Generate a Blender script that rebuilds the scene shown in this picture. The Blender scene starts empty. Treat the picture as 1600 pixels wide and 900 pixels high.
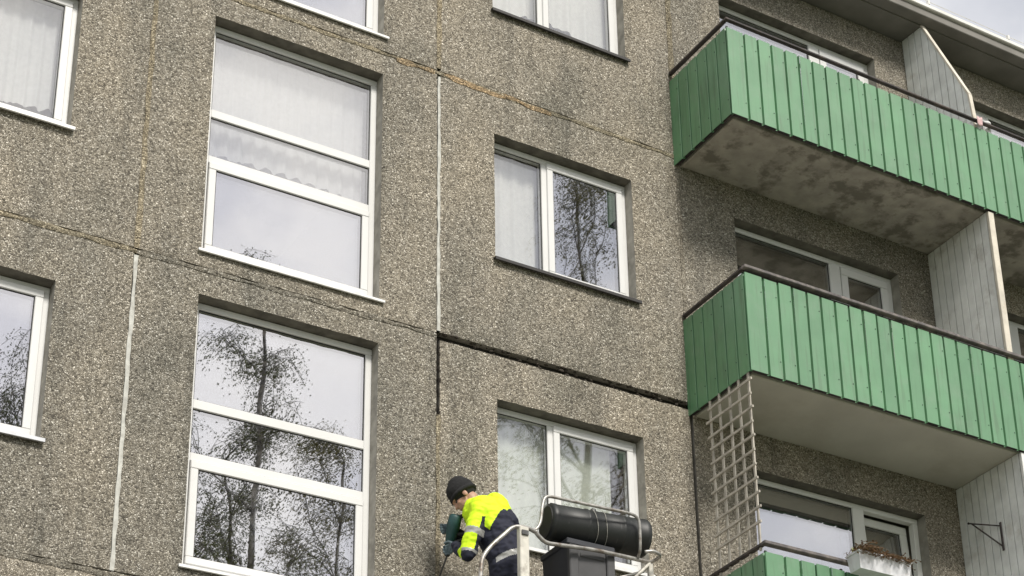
import bpy, math, random
from mathutils import Vector, Matrix, noise

random.seed(7)
scene = bpy.context.scene
R = math.radians
G = 10.3                      # height of the reference panel joint above the ground
H = 2.7                       # storey height

# ------------------------------------------------------------------ camera
cam_data = bpy.data.cameras.new('camera')
cam = bpy.data.objects.new('camera', cam_data)
scene.collection.objects.link(cam)
scene.camera = cam
YAW, PITCH, ROLL, FPX = 0.6088966, 0.4438841, -0.0515692, 3158.149
F = Vector((math.sin(YAW)*math.cos(PITCH), math.cos(YAW)*math.cos(PITCH), math.sin(PITCH)))
R0 = Vector((math.cos(YAW), -math.sin(YAW), 0))
U0 = R0.cross(F)
R2 = R0*math.cos(ROLL) + U0*math.sin(ROLL)
U2 = -R0*math.sin(ROLL) + U0*math.cos(ROLL)
m = Matrix((R2, U2, -F)).transposed().to_4x4()
m.translation = Vector((-6.75618, -12.87661, -8.68826 + G))
cam.matrix_world = m
cam_data.sensor_width = 36.0
cam_data.lens = FPX/1600*36
cam_data.shift_x = -244.2086/1600
cam_data.shift_y = 364.9126/1600
cam_data.clip_start = 0.1
cam_data.clip_end = 3000
scene.render.resolution_x = 1024
scene.render.resolution_y = 576

# ------------------------------------------------------------------ sky, sun, exposure
SUN_DIR = Vector((0.0, -0.70, 0.71)).normalized()
world = bpy.data.worlds.new('World')
scene.world = world
world.use_nodes = True
wn, wl = world.node_tree.nodes, world.node_tree.links
wn.clear()
out = wn.new('ShaderNodeOutputWorld')
bg = wn.new('ShaderNodeBackground')
sky = wn.new('ShaderNodeTexSky')
sky.sky_type = 'NISHITA'
sky.sun_disc = False
sky.sun_elevation = math.asin(SUN_DIR.z)
sky.sun_rotation = math.atan2(SUN_DIR.x, SUN_DIR.y)
sky.air_density = 1.0
sky.dust_density = 1.5
bg.inputs['Strength'].default_value = 0.080
tc = wn.new('ShaderNodeTexCoord')
mp = wn.new('ShaderNodeMapping')
mp.inputs['Scale'].default_value = (1.0, 1.0, 1.7)
mp.inputs['Location'].default_value = (-2.28, -5.08, 1.2)
nz = wn.new('ShaderNodeTexNoise')
nz.inputs['Scale'].default_value = 3.2
nz.inputs['Detail'].default_value = 8
nz.inputs['Roughness'].default_value = 0.55
cr = wn.new('ShaderNodeValToRGB')
cr.color_ramp.elements[0].position = 0.38
cr.color_ramp.elements[0].color = (0.62, 0.62, 0.62, 1)
cr.color_ramp.elements[1].position = 0.62
cr.color_ramp.elements[1].color = (1, 1, 1, 1)
nz2 = wn.new('ShaderNodeTexNoise')
nz2.inputs['Scale'].default_value = 8.0
nz2.inputs['Detail'].default_value = 6
cr2 = wn.new('ShaderNodeValToRGB')
cr2.color_ramp.elements[0].position = 0.40
cr2.color_ramp.elements[0].color = (9.3, 9.3, 9.6, 1)
cr2.color_ramp.elements[1].position = 0.56
cr2.color_ramp.elements[1].color = (12.6, 12.3, 11.8, 1)
mx = wn.new('ShaderNodeMix')
mx.data_type = 'RGBA'
wl.new(tc.outputs['Generated'], mp.inputs['Vector'])
wl.new(mp.outputs[0], nz.inputs['Vector'])
wl.new(mp.outputs[0], nz2.inputs['Vector'])
wl.new(nz.outputs['Fac'], cr.inputs['Fac'])
wl.new(nz2.outputs['Fac'], cr2.inputs['Fac'])
wl.new(cr.outputs['Color'], mx.inputs[0])
wl.new(sky.outputs[0], mx.inputs[6])
wl.new(cr2.outputs['Color'], mx.inputs[7])
wl.new(mx.outputs[2], bg.inputs['Color'])
wl.new(bg.outputs[0], out.inputs['Surface'])

sun_data = bpy.data.lights.new('sun', 'SUN')
sun_data.energy = 3.2
sun_data.angle = R(14)
sun_data.color = (1.0, 0.95, 0.87)
sun = bpy.data.objects.new('sun', sun_data)
scene.collection.objects.link(sun)
sun.rotation_euler = (-SUN_DIR).to_track_quat('-Z', 'Y').to_euler()
sun.location = (10, -20, 40)

scene.view_settings.view_transform = 'Standard'
scene.view_settings.look = 'None'
scene.view_settings.gamma = 1
scene.view_settings.use_curve_mapping = False
scene.view_settings.exposure = 0.35

# ------------------------------------------------------------------ helpers
COL = scene.collection
WLOC = {}


class MB:
    """collects geometry in world coordinates (z relative to the reference joint)"""
    def __init__(self):
        self.v, self.f, self.m = [], [], []

    def quad(self, a, b, c, d, mat=0):
        n = len(self.v)
        self.v += [tuple(a), tuple(b), tuple(c), tuple(d)]
        self.f.append((n, n+1, n+2, n+3)); self.m.append(mat)

    def box(self, x0, x1, y0, y1, z0, z1, mat=0, bev=0.0):
        if bev:
            return self.bbox(x0, x1, y0, y1, z0, z1, mat, bev)
        n = len(self.v)
        self.v += [(x, y, z) for z in (z0, z1) for y in (y0, y1) for x in (x0, x1)]
        for q in ((0, 2, 3, 1), (4, 5, 7, 6), (0, 1, 5, 4), (2, 6, 7, 3), (0, 4, 6, 2), (1, 3, 7, 5)):
            self.f.append(tuple(n+i for i in q)); self.m.append(mat)

    def bbox(self, x0, x1, y0, y1, z0, z1, mat=0, b=0.004):
        """box with chamfered edges"""
        n = len(self.v)
        lo, hi = (x0, y0, z0), (x1, y1, z1)
        idx = {}
        for sx in (0, 1):
            for sy in (0, 1):
                for sz in (0, 1):
                    s = (sx, sy, sz)
                    for ax in range(3):
                        p = []
                        for k in range(3):
                            c = hi[k] if s[k] else lo[k]
                            if k != ax:
                                c += -b if s[k] else b
                            p.append(c)
                        idx[s, ax] = len(self.v)
                        self.v.append(tuple(p))
        def add(ids, want):
            P = [Vector(self.v[i]) for i in ids]
            nn = (P[1]-P[0]).cross(P[2]-P[0])
            if nn.dot(want) < 0:
                ids = ids[::-1]
            self.f.append(tuple(ids)); self.m.append(mat)
        for ax in range(3):
            o = [k for k in range(3) if k != ax]
            for s in (0, 1):
                def key(a, c):
                    t = [0, 0, 0]; t[ax] = s; t[o[0]] = a; t[o[1]] = c; return tuple(t)
                w = Vector((0, 0, 0)); w[ax] = 1 if s else -1
                add([idx[key(0, 0), ax], idx[key(1, 0), ax], idx[key(1, 1), ax], idx[key(0, 1), ax]], w)
        for a1 in range(3):
            for a2 in range(a1+1, 3):
                k = 3-a1-a2
                for s1 in (0, 1):
                    for s2 in (0, 1):
                        def key(c):
                            t = [0, 0, 0]; t[a1] = s1; t[a2] = s2; t[k] = c; return tuple(t)
                        w = Vector((0, 0, 0)); w[a1] = 1 if s1 else -1; w[a2] = 1 if s2 else -1
                        add([idx[key(0), a1], idx[key(1), a1], idx[key(1), a2], idx[key(0), a2]], w)
        for s in [(a, c, d) for a in (0, 1) for c in (0, 1) for d in (0, 1)]:
            w = Vector([1 if t else -1 for t in s])
            add([idx[s, 0], idx[s, 1], idx[s, 2]], w)

    def tube(self, pts, r, seg=10, mat=0, cap=True):
        """round tube along a polyline; r may be a list"""
        P = [Vector(p) for p in pts]
        n0 = len(self.v)
        up = None
        for i, p in enumerate(P):
            d = (P[min(i+1, len(P)-1)] - P[max(i-1, 0)]).normalized()
            if up is None:
                up = Vector((0, 0, 1)) if abs(d.z) < .9 else Vector((1, 0, 0))
            s = d.cross(up).normalized(); up = s.cross(d).normalized()
            rr = r[i] if isinstance(r, (list, tuple)) else r
            for k in range(seg):
                a = 2*math.pi*k/seg
                self.v.append(tuple(p + s*math.cos(a)*rr + up*math.sin(a)*rr))
        for i in range(len(P)-1):
            for k in range(seg):
                a, b = n0+i*seg+k, n0+i*seg+(k+1) % seg
                self.f.append((a, b, b+seg, a+seg)); self.m.append(mat)
        if cap:
            self.f.append(tuple(n0+k for k in range(seg))[::-1]); self.m.append(mat)
            e = n0+(len(P)-1)*seg
            self.f.append(tuple(e+k for k in range(seg))); self.m.append(mat)

    def ball(self, c, r, rz=None, seg=12, rings=8, mat=0, M=None):
        c = Vector(c); n0 = len(self.v)
        rad = r if isinstance(r, (list, tuple)) else (r, r, r if rz is None else rz)
        for i in range(rings+1):
            t = math.pi*i/rings
            for k in range(seg):
                a = 2*math.pi*k/seg
                p = Vector((rad[0]*math.sin(t)*math.cos(a), rad[1]*math.sin(t)*math.sin(a), rad[2]*math.cos(t)))
                if M is not None:
                    p = M @ p
                self.v.append(tuple(c+p))
        for i in range(rings):
            for k in range(seg):
                a, b = n0+i*seg+k, n0+i*seg+(k+1) % seg
                self.f.append((a, a+seg, b+seg, b)); self.m.append(mat)

    def build(self, name, mats, parent=None, loc=None, smooth=False, label=None, kind=None, abs_z=False):
        dz = 0 if abs_z else G
        V = [Vector((x, y, z+dz)) for x, y, z in self.v]
        if loc is None:
            mn = [min(v[i] for v in V) for i in range(3)]; mxx = [max(v[i] for v in V) for i in range(3)]
            loc = Vector(((mn[0]+mxx[0])/2, (mn[1]+mxx[1])/2, mn[2]))
        me = bpy.data.meshes.new(name)
        me.from_pydata([tuple(v-loc) for v in V], [], self.f)
        for mt in (mats if isinstance(mats, (list, tuple)) else [mats]):
            me.materials.append(mt)
        me.polygons.foreach_set('material_index', self.m)
        if smooth:
            me.polygons.foreach_set('use_smooth', [True]*len(me.polygons))
        me.validate(); me.update()
        return link(name, me, loc, parent, label, kind)


def link(name, me, loc, parent=None, label=None, kind=None):
    o = bpy.data.objects.new(name, me)
    COL.objects.link(o)
    WLOC[o.name] = Vector(loc)
    if parent is not None:
        o.parent = parent
        o.location = Vector(loc) - WLOC[parent.name]
    else:
        o.location = loc
    if label: o['label'] = label
    if kind: o['kind'] = kind
    return o


def empty(name, loc, parent=None):
    o = bpy.data.objects.new(name, None)
    o.empty_display_size = 0.2
    COL.objects.link(o)
    WLOC[o.name] = Vector(loc)
    if parent is not None:
        o.parent = parent
        o.location = Vector(loc) - WLOC[parent.name]
    else:
        o.location = loc
    return o


def tag(o, label, cat, group=None):
    o['label'] = label; o['category'] = cat
    if group: o['group'] = group
    return o


# ------------------------------------------------------------------ materials
def mat_new(name):
    mt = bpy.data.materials.new(name); mt.use_nodes = True
    nt = mt.node_tree
    return mt, nt.nodes, nt.links, nt.nodes['Principled BSDF']


def ramp(nodes, stops, interp='LINEAR'):
    c = nodes.new('ShaderNodeValToRGB')
    c.color_ramp.interpolation = interp
    while len(c.color_ramp.elements) < len(stops):
        c.color_ramp.elements.new(0.5)
    for e, (p, col) in zip(c.color_ramp.elements, stops):
        e.position = p
        e.color = (*col, 1) if len(col) == 3 else col
    return c


def plain(name, col, rough=0.5, metal=0.0, var=0.12, scale=12, bump=0.0, spec=0.5, stain=None, coat=0.0):
    """noise-varied surface with fine relief"""
    mt, n, l, b = mat_new(name)
    g = n.new('ShaderNodeNewGeometry')
    t = n.new('ShaderNodeTexNoise')
    t.inputs['Scale'].default_value = scale; t.inputs['Detail'].default_value = 6
    l.new(g.outputs['Position'], t.inputs['Vector'])
    lo = tuple(c*(1-var) for c in col); hi = tuple(min(1, c*(1+var)) for c in col)
    r = ramp(n, [(0.3, lo), (0.7, hi)])
    l.new(t.outputs['Fac'], r.inputs['Fac'])
    colout = r.outputs['Color']
    if stain:
        t2 = n.new('ShaderNodeTexNoise')
        t2.inputs['Scale'].default_value = stain[1]; t2.inputs['Detail'].default_value = 8
        t2.inputs['Roughness'].default_value = 0.65
        l.new(g.outputs['Position'], t2.inputs['Vector'])
        r2 = ramp(n, [(stain[2], (0, 0, 0)), (stain[3], (1, 1, 1))])
        l.new(t2.outputs['Fac'], r2.inputs['Fac'])
        mxx = n.new('ShaderNodeMix'); mxx.data_type = 'RGBA'
        l.new(r2.outputs['Color'], mxx.inputs[0])
        l.new(colout, mxx.inputs[6]); mxx.inputs[7].default_value = (*stain[0], 1)
        colout = mxx.outputs[2]
    l.new(colout, b.inputs['Base Color'])
    b.inputs['Roughness'].default_value = rough
    b.inputs['Metallic'].default_value = metal
    b.inputs['Specular IOR Level'].default_value = spec
    b.inputs['Coat Weight'].default_value = coat
    if bump:
        bp = n.new('ShaderNodeBump'); bp.inputs['Strength'].default_value = 0.6
        bp.inputs['Distance'].default_value = bump
        l.new(t.outputs['Fac'], bp.inputs['Height'])
        l.new(bp.outputs['Normal'], b.inputs['Normal'])
    return mt


def aggregate(name, tint=(1, 1, 1)):
    """exposed-aggregate concrete: stones of mixed colour bedded in cement"""
    mt, n, l, b = mat_new(name)
    g = n.new('ShaderNodeNewGeometry')
    warp = n.new('ShaderNodeTexNoise'); warp.inputs['Scale'].default_value = 30
    l.new(g.outputs['Position'], warp.inputs['Vector'])
    add = n.new('ShaderNodeMix'); add.data_type = 'VECTOR'
    add.inputs[0].default_value = 0.02
    l.new(g.outputs['Position'], add.inputs[4]); l.new(warp.outputs['Color'], add.inputs[5])
    v = n.new('ShaderNodeTexVoronoi'); v.inputs['Scale'].default_value = 86
    v2 = n.new('ShaderNodeTexVoronoi'); v2.inputs['Scale'].default_value = 86; v2.feature = 'DISTANCE_TO_EDGE'
    for q in (v, v2):
        l.new(add.outputs[1], q.inputs['Vector'])
    sep = n.new('ShaderNodeSeparateColor'); l.new(v.outputs['Color'], sep.inputs[0])
    k = [tuple(c*t for c, t in zip(cc, tint)) for cc in
         ((.10, .091, .077), (.26, .238, .196), (.40, .366, .302), (.53, .49, .41), (.78, .74, .65))]
    r = ramp(n, [(0.0, k[0]), (0.20, k[1]), (0.5, k[2]), (0.82, k[3]), (1.0, k[4])])
    l.new(sep.outputs[0], r.inputs['Fac'])
    edge = ramp(n, [(0.02, (1, 1, 1)), (0.13, (0, 0, 0))])
    l.new(v2.outputs['Distance'], edge.inputs['Fac'])
    mx1 = n.new('ShaderNodeMix'); mx1.data_type = 'RGBA'
    l.new(edge.outputs['Color'], mx1.inputs[0]); l.new(r.outputs['Color'], mx1.inputs[6])
    mx1.inputs[7].default_value = (.20*tint[0], .178*tint[1], .136*tint[2], 1)
    # large weather stains, drawn out downwards
    mpp = n.new('ShaderNodeMapping'); mpp.inputs['Scale'].default_value = (1, 1, .55)
    l.new(g.outputs['Position'], mpp.inputs['Vector'])
    big = n.new('ShaderNodeTexNoise'); big.inputs['Scale'].default_value = 1.3; big.inputs['Detail'].default_value = 7
    big.inputs['Roughness'].default_value = .6
    l.new(mpp.outputs[0], big.inputs['Vector'])
    rb = ramp(n, [(0.30, (.66, .68, .69)), (0.47, (.96, .96, .97)), (0.70, (1.14, 1.11, 1.08))])
    l.new(big.outputs['Fac'], rb.inputs['Fac'])
    mul = n.new('ShaderNodeMix'); mul.data_type = 'RGBA'; mul.blend_type = 'MULTIPLY'; mul.inputs[0].default_value = 1
    l.new(mx1.outputs[2], mul.inputs[6]); l.new(rb.outputs['Color'], mul.inputs[7])
    mpq = n.new('ShaderNodeMapping'); mpq.inputs['Scale'].default_value = (5, 5, .45)
    l.new(g.outputs['Position'], mpq.inputs['Vector'])
    stq = n.new('ShaderNodeTexNoise'); stq.inputs['Scale'].default_value = 1.0; stq.inputs['Detail'].default_value = 5
    l.new(mpq.outputs[0], stq.inputs['Vector'])
    rq = ramp(n, [(0.30, (.78, .79, .80)), (0.46, (1, 1, 1)), (0.66, (1.02, 1.02, 1.02)), (.78, (1.16, 1.15, 1.13))])
    l.new(stq.outputs['Fac'], rq.inputs['Fac'])
    mulq = n.new('ShaderNodeMix'); mulq.data_type = 'RGBA'; mulq.blend_type = 'MULTIPLY'; mulq.inputs[0].default_value = 1
    l.new(mul.outputs[2], mulq.inputs[6]); l.new(rq.outputs['Color'], mulq.inputs[7])
    mul = mulq
    # slight difference from panel to panel
    oi = n.new('ShaderNodeObjectInfo')
    ro = ramp(n, [(0, (.86, .87, .88)), (1, (1.09, 1.07, 1.05))]); l.new(oi.outputs['Random'], ro.inputs['Fac'])
    mul2 = n.new('ShaderNodeMix'); mul2.data_type = 'RGBA'; mul2.blend_type = 'MULTIPLY'; mul2.inputs[0].default_value = 1
    l.new(mul.outputs[2], mul2.inputs[6]); l.new(ro.outputs['Color'], mul2.inputs[7])
    l.new(mul2.outputs[2], b.inputs['Base Color'])
    b.inputs['Roughness'].default_value = .85
    b.inputs['Specular IOR Level'].default_value = .25
    # relief: each stone a bump of its own height
    ma = n.new('ShaderNodeMath'); ma.operation = 'MULTIPLY_ADD'
    hb = ramp(n, [(0.0, (0, 0, 0)), (0.10, (.6, .6, .6)), (0.3, (1, 1, 1))])
    l.new(v2.outputs['Distance'], hb.inputs['Fac'])
    hs = n.new('ShaderNodeMath'); hs.operation = 'MULTIPLY_ADD'
    l.new(sep.outputs[1], hs.inputs[0]); hs.inputs[1].default_value = .9; hs.inputs[2].default_value = .25
    l.new(hb.outputs['Color'], ma.inputs[0]); l.new(hs.outputs[0], ma.inputs[1]); ma.inputs[2].default_value = 0
    bp = n.new('ShaderNodeBump'); bp.inputs['Strength'].default_value = 1.0; bp.inputs['Distance'].default_value = .010
    l.new(ma.outputs[0], bp.inputs['Height']); l.new(bp.outputs['Normal'], b.inputs['Normal'])
    return mt


def glass(name, refl=0.36, tint=(.93, .95, .96)):
    mt, n, l, b = mat_new(name)
    o = n['Material Output']; n.remove(b)
    g = n.new('ShaderNodeNewGeometry')
    t = n.new('ShaderNodeTexNoise'); t.inputs['Scale'].default_value = 1.6; t.inputs['Detail'].default_value = 1
    l.new(g.outputs['Position'], t.inputs['Vector'])
    bp = n.new('ShaderNodeBump'); bp.inputs['Strength'].default_value = .4; bp.inputs['Distance'].default_value = .0035
    l.new(t.outputs['Fac'], bp.inputs['Height'])
    gl = n.new('ShaderNodeBsdfGlossy'); gl.inputs['Roughness'].default_value = 0.0
    gl.inputs['Color'].default_value = (.97, .96, .98, 1)
    l.new(bp.outputs['Normal'], gl.inputs['Normal'])
    tr = n.new('ShaderNodeBsdfTransparent'); tr.inputs['Color'].default_value = (*tint, 1)
    mxs = n.new('ShaderNodeMixShader'); mxs.inputs[0].default_value = refl
    l.new(tr.outputs[0], mxs.inputs[1]); l.new(gl.outputs[0], mxs.inputs[2])
    l.new(mxs.outputs[0], o.inputs['Surface'])
    return mt


def fabric(name, col, trans=0.5):
    mt, n, l, b = mat_new(name)
    o = n['Material Output']; n.remove(b)
    g = n.new('ShaderNodeNewGeometry')
    t = n.new('ShaderNodeTexNoise'); t.inputs['Scale'].default_value = 25
    l.new(g.outputs['Position'], t.inputs['Vector'])
    r = ramp(n, [(.3, tuple(c*.9 for c in col)), (.7, col)]); l.new(t.outputs['Fac'], r.inputs['Fac'])
    d = n.new('ShaderNodeBsdfDiffuse'); tr = n.new('ShaderNodeBsdfTranslucent')
    l.new(r.outputs['Color'], d.inputs['Color']); l.new(r.outputs['Color'], tr.inputs['Color'])
    m1 = n.new('ShaderNodeMixShader'); m1.inputs[0].default_value = .3
    l.new(d.outputs[0], m1.inputs[1]); l.new(tr.outputs[0], m1.inputs[2])
    tp = n.new('ShaderNodeBsdfTransparent')
    m2 = n.new('ShaderNodeMixShader'); m2.inputs[0].default_value = trans
    l.new(m1.outputs[0], m2.inputs[1]); l.new(tp.outputs[0], m2.inputs[2])
    l.new(m2.outputs[0], o.inputs['Surface'])
    return mt


M_WALL = aggregate('exposed_aggregate')
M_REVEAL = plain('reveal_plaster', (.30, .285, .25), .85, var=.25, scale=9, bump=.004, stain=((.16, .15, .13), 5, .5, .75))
M_HEAD = plain('dark_head_plaster', (.13, .12, .10), .9, var=.35, scale=9, bump=.004)  # darker tone for the downward-facing head of each opening
M_EDGE = plain('panel_concrete_edge', (.22, .205, .18), .9, var=.3, scale=14, bump=.006)
M_SEAL_LIGHT = plain('light_grey_mastic', (.47, .47, .435), .7, var=.2, scale=16, bump=.004, stain=((.27, .26, .23), 7, .5, .72))
M_SEAL_TAN = aggregate('tan_joint_mortar', (.98, .93, .80))
M_SEAL_GREY = aggregate('grey_joint_mortar', (.84, .84, .83))
M_SEAL_ORANGE = aggregate('rust_orange_joint', (1.12, .92, .68))
M_DARK = plain('dark_bitumen_joint', (.030, .026, .022), .95, var=.5, scale=20, bump=.01)
M_PVC = plain('white_pvc', (.66, .66, .655), .32, var=.03, scale=3)
M_PVC_OLD = plain('dull_white_pvc', (.70, .70, .67), .4, var=.06, scale=4)
M_GASKET = plain('black_gasket', (.015, .015, .015), .7)
M_SILL_DARK = plain('dark_metal_sill', (.03, .028, .027), .5, .2)
M_SILL_WHITE = plain('white_metal_sill', (.72, .72, .72), .35)
M_SILL_GREY = plain('galvanised_sill', (.42, .43, .45), .4, .5)
M_GLASS = glass('window_glass', .44)
M_GLASS_LO = glass('uncoated_glass', .20, (.985, .99, .985))
M_GLASS_MID = glass('old_glass', .31, (.98, .985, .985))
M_GLASS_HI = glass('tall_window_glass', .55)
M_ROOM = plain('room_wall_paint', (.42, .38, .32), .9)
M_SLAB = plain('floor_slab_concrete', (.35, .34, .32), .9, var=.2)
M_GREEN = plain('green_coated_sheet', (.084, .228, .106), .46, 0, var=.10, scale=3.5, spec=.5, stain=((.12, .235, .135), 6, .5, .8))
_n, _l = M_GREEN.node_tree.nodes, M_GREEN.node_tree.links
_b = _n['Principled BSDF']; _b.inputs['IOR'].default_value = 1.86
_oi = _n.new('ShaderNodeObjectInfo'); _g = _n.new('ShaderNodeNewGeometry')
_mp = _n.new('ShaderNodeMapping'); _mp.inputs['Scale'].default_value = (22, 22, 1.6); _l.new(_g.outputs['Position'], _mp.inputs['Vector'])
_t = _n.new('ShaderNodeTexNoise'); _t.inputs['Scale'].default_value = 1; _t.inputs['Detail'].default_value = 5; _l.new(_mp.outputs[0], _t.inputs['Vector'])
_r1 = ramp(_n, [(0, (.88, .90, .89)), (1, (1.12, 1.08, 1.10))]); _l.new(_oi.outputs['Random'], _r1.inputs['Fac'])
_r2 = ramp(_n, [(.30, (.74, .73, .70)), (.46, (1, 1, 1)), (.62, (1, 1, 1)), (.76, (1.22, 1.14, 1.16))]); _l.new(_t.outputs['Fac'], _r2.inputs['Fac'])
_src = _b.inputs['Base Color'].links[0].from_socket
for _r in (_r1, _r2):
    _m = _n.new('ShaderNodeMix'); _m.data_type = 'RGBA'; _m.blend_type = 'MULTIPLY'; _m.inputs[0].default_value = 1
    _l.new(_src, _m.inputs[6]); _l.new(_r.outputs['Color'], _m.inputs[7]); _src = _m.outputs[2]
_l.new(_src, _b.inputs['Base Color'])
_rr = ramp(_n, [(.3, (.58, .58, .58)), (.7, (.40, .40, .40))]); _l.new(_t.outputs['Fac'], _rr.inputs['Fac']); _l.new(_rr.outputs['Color'], _b.inputs['Roughness'])
M_SCREW = plain('screw_heads', (.02, .05, .03), .5)
M_RAIL = plain('dark_painted_rail', (.032, .026, .026), .55, var=.4, scale=25, stain=((.12, .09, .075), 9, .5, .75))
M_RAIL_GREY = plain('weathered_rail', (.10, .09, .09), .6, var=.4, scale=25, stain=((.24, .21, .19), 9, .45, .7))
M_SLAB_WHITE = plain('whitewashed_slab', (.50, .495, .43), .85, var=.08, scale=2.5, stain=((.40, .385, .32), 1.7, .5, .75))
M_SLAB_STAIN = plain('stained_slab', (.37, .345, .30), .9, var=.2, scale=7, bump=.006, stain=((.19, .175, .145), 3.1, .50, .60))
M_BOARD = plain('weathered_grey_board', (.70, .72, .71), .8, var=.14, scale=5, bump=.002, stain=((.40, .38, .34), 3, .55, .8))
M_BOARD_PALE = plain('pale_grey_board', (.72, .73, .71), .8, var=.10, scale=5, bump=.002, stain=((.34, .31, .27), 3, .55, .8))
M_BOARD_CREAM = plain('cream_post', (.58, .54, .46), .75, var=.15, scale=8, stain=((.35, .29, .22), 5, .55, .8))
M_SOFFIT = plain('soffit_concrete', (.20, .19, .175), .9, var=.2, scale=3)
M_FASCIA = plain('roof_fascia_metal', (.68, .67, .64), .5, .1, var=.12, scale=4)
M_WOOD = plain('lattice_wood', (.42, .39, .34), .8, var=.25, scale=14)
M_TUBE = plain('worn_steel_tube', (.36, .35, .33), .42, .55, var=.35, scale=16, stain=((.14, .10, .07), 13, .52, .7))
M_TUBE_PALE = plain('pale_post_paint', (.58, .56, .50), .55, .1, var=.15, scale=14, stain=((.32, .29, .25), 10, .52, .7))
M_TUBE_DARK = plain('dark_steel_tube', (.10, .10, .10), .45, .5, var=.35, scale=16)

# ------------------------------------------------------------------ ground
g = MB()
g.quad((-1500, -1500, 0), (1500, -1500, 0), (1500, 1500, 0), (-1500, 1500, 0))
ground = g.build('ground', plain('lawn', (.075, .095, .04), .95, var=.35, scale=.8), loc=Vector((0, 0, 0)), kind='structure', abs_z=True)
g = MB()
g.box(-60, 60, -11.5, -1.0, 0.004, .05)
bounce_path = g.build('bounce_pavement', plain('bounce_paving', (.26, .25, .23), .9, var=.2, scale=6), kind='structure', abs_z=True)  # unseen pale strip, added to bounce light up under the balconies

# ------------------------------------------------------------------ the apartment building
B = empty('apartment_building', (2.5, 0, 0))
tag(B, 'grey exposed-aggregate panel block with white windows and green balconies', 'building')

VL, VR, VP, VE = -2.584, 2.537, 5.66, 8.783
COLS = [(-7.70, -5.12, 'T'), (-5.12, VL, 'L'), (VL, 0.0, 'T'), (0.0, VR, 'M'), (VR, VP, 'R'), (VP, VE, 'R2'), (VE, 11.32, 'M')]
OPEN = {  # opening of each panel kind: x0, x1, z0, z1 (x relative to the panel's left joint)
    'T': [(-2.076-VL, -.545-VL, -2.54, -.242)],
    'M': [(.550, 2.003, -1.787, -.464)],
    'L': [(.44, -3.172+5.12, -1.80, -.466)],
    'R': [(3.17-VR, 5.20-VR, -2.62, -.485)],
    'R2': [(2*VP-5.20-VP, 2*VP-3.17-VP, -2.62, -.485)],
}
GAP = .016
TH = .30


def panel(x0, x1, z0, z1, op, seed, name='wall_panel'):
    """one concrete panel: jittered face with a window opening, reveals and edges"""
    mb = MB()
    a0, a1, b0, b1 = x0+GAP, x1-GAP, z0+GAP, z1-GAP
    STEP = .055
    def lines(lo, hi, marks):
        ks = sorted({lo, hi, *[k for k in marks if lo < k < hi]})
        res = []
        for p, q in zip(ks, ks[1:]):
            c = max(1, round((q-p)/STEP))
            res += [p+(q-p)*i/c for i in range(c)]
        return res+[hi]
    xs = lines(a0, a1, [o[0] for o in op]+[o[1] for o in op])
    zs = lines(b0, b1, [o[2] for o in op]+[o[3] for o in op])
    def inside(x, z, e=0):
        return any(o[0]-e < x < o[1]+e and o[2]-e < z < o[3]+e for o in op)
    nx, nz_ = len(xs), len(zs)
    pos = {}
    for i, x in enumerate(xs):
        for j, z in enumerate(zs):
            w = noise.noise_vector(Vector((x*9.1+seed*3.7, z*9.1, seed)))
            w2 = noise.noise_vector(Vector((x*31+seed, z*31, 5.5)))
            ex = i in (0, nx-1); ez = j in (0, nz_-1)
            jx = 0.004*w.x+.003*w2.x; jz = .004*w.z+.0035*w2.z
            if ex or any(abs(x-o[k]) < 1e-6 for o in op for k in (0, 1)): jx *= .55
            y = .003*w.y
            if ex or ez: y = .006
            pos[i, j] = (x+jx, y, z+jz)
    ids = {}
    def vid(i, j):
        if (i, j) not in ids:
            ids[i, j] = len(mb.v); mb.v.append(pos[i, j])
        return ids[i, j]
    solid = {}
    for i in range(nx-1):
        for j in range(nz_-1):
            s = not inside((xs[i]+xs[i+1])/2, (zs[j]+zs[j+1])/2)
            solid[i, j] = s
            if s:
                mb.f.append((vid(i, j), vid(i+1, j), vid(i+1, j+1), vid(i, j+1))); mb.m.append(0)
    back = {}
    def bid(i, j):
        if (i, j) not in back:
            back[i, j] = len(mb.v); x, y, z = pos[i, j]
            mb.v.append((xs[i], TH, zs[j]))
        return back[i, j]
    for i in range(nx-1):
        for j in range(nz_-1):
            if not solid[i, j]:
                continue
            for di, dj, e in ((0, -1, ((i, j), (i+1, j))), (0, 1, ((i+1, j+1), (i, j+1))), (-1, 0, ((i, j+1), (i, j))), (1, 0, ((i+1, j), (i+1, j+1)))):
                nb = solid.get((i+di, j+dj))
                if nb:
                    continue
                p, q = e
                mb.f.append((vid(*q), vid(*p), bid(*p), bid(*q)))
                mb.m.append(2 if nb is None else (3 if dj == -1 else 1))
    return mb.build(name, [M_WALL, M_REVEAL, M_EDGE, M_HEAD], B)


def win_frame(parent, name, x0, x1, z0, z1, y0, y1, w, mat=None, wb=None, wt=None, wl_=None, wr=None):
    """four mitre-butted bars"""
    mb = MB()
    wb = w if wb is None else wb; wt = w if wt is None else wt
    wl_ = w if wl_ is None else wl_; wr = w if wr is None else wr
    mb.box(x0, x1, y0, y1, z0, z0+wb, bev=.005)
    mb.box(x0, x1, y0, y1, z1-wt, z1, bev=.005)
    mb.box(x0, x0+wl_, y0+.001, y1, z0+wb, z1-wt, bev=.005)
    mb.box(x1-wr, x1, y0+.001, y1, z0+wb, z1-wt, bev=.005)
    return mb.build(name, mat or M_PVC, parent)


def bar(parent, name, x0, x1, z0, z1, y0, y1, mat=None):
    mb = MB(); mb.box(x0, x1, y0, y1, z0, z1, bev=.005)
    return mb.build(name, mat or M_PVC, parent)


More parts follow.
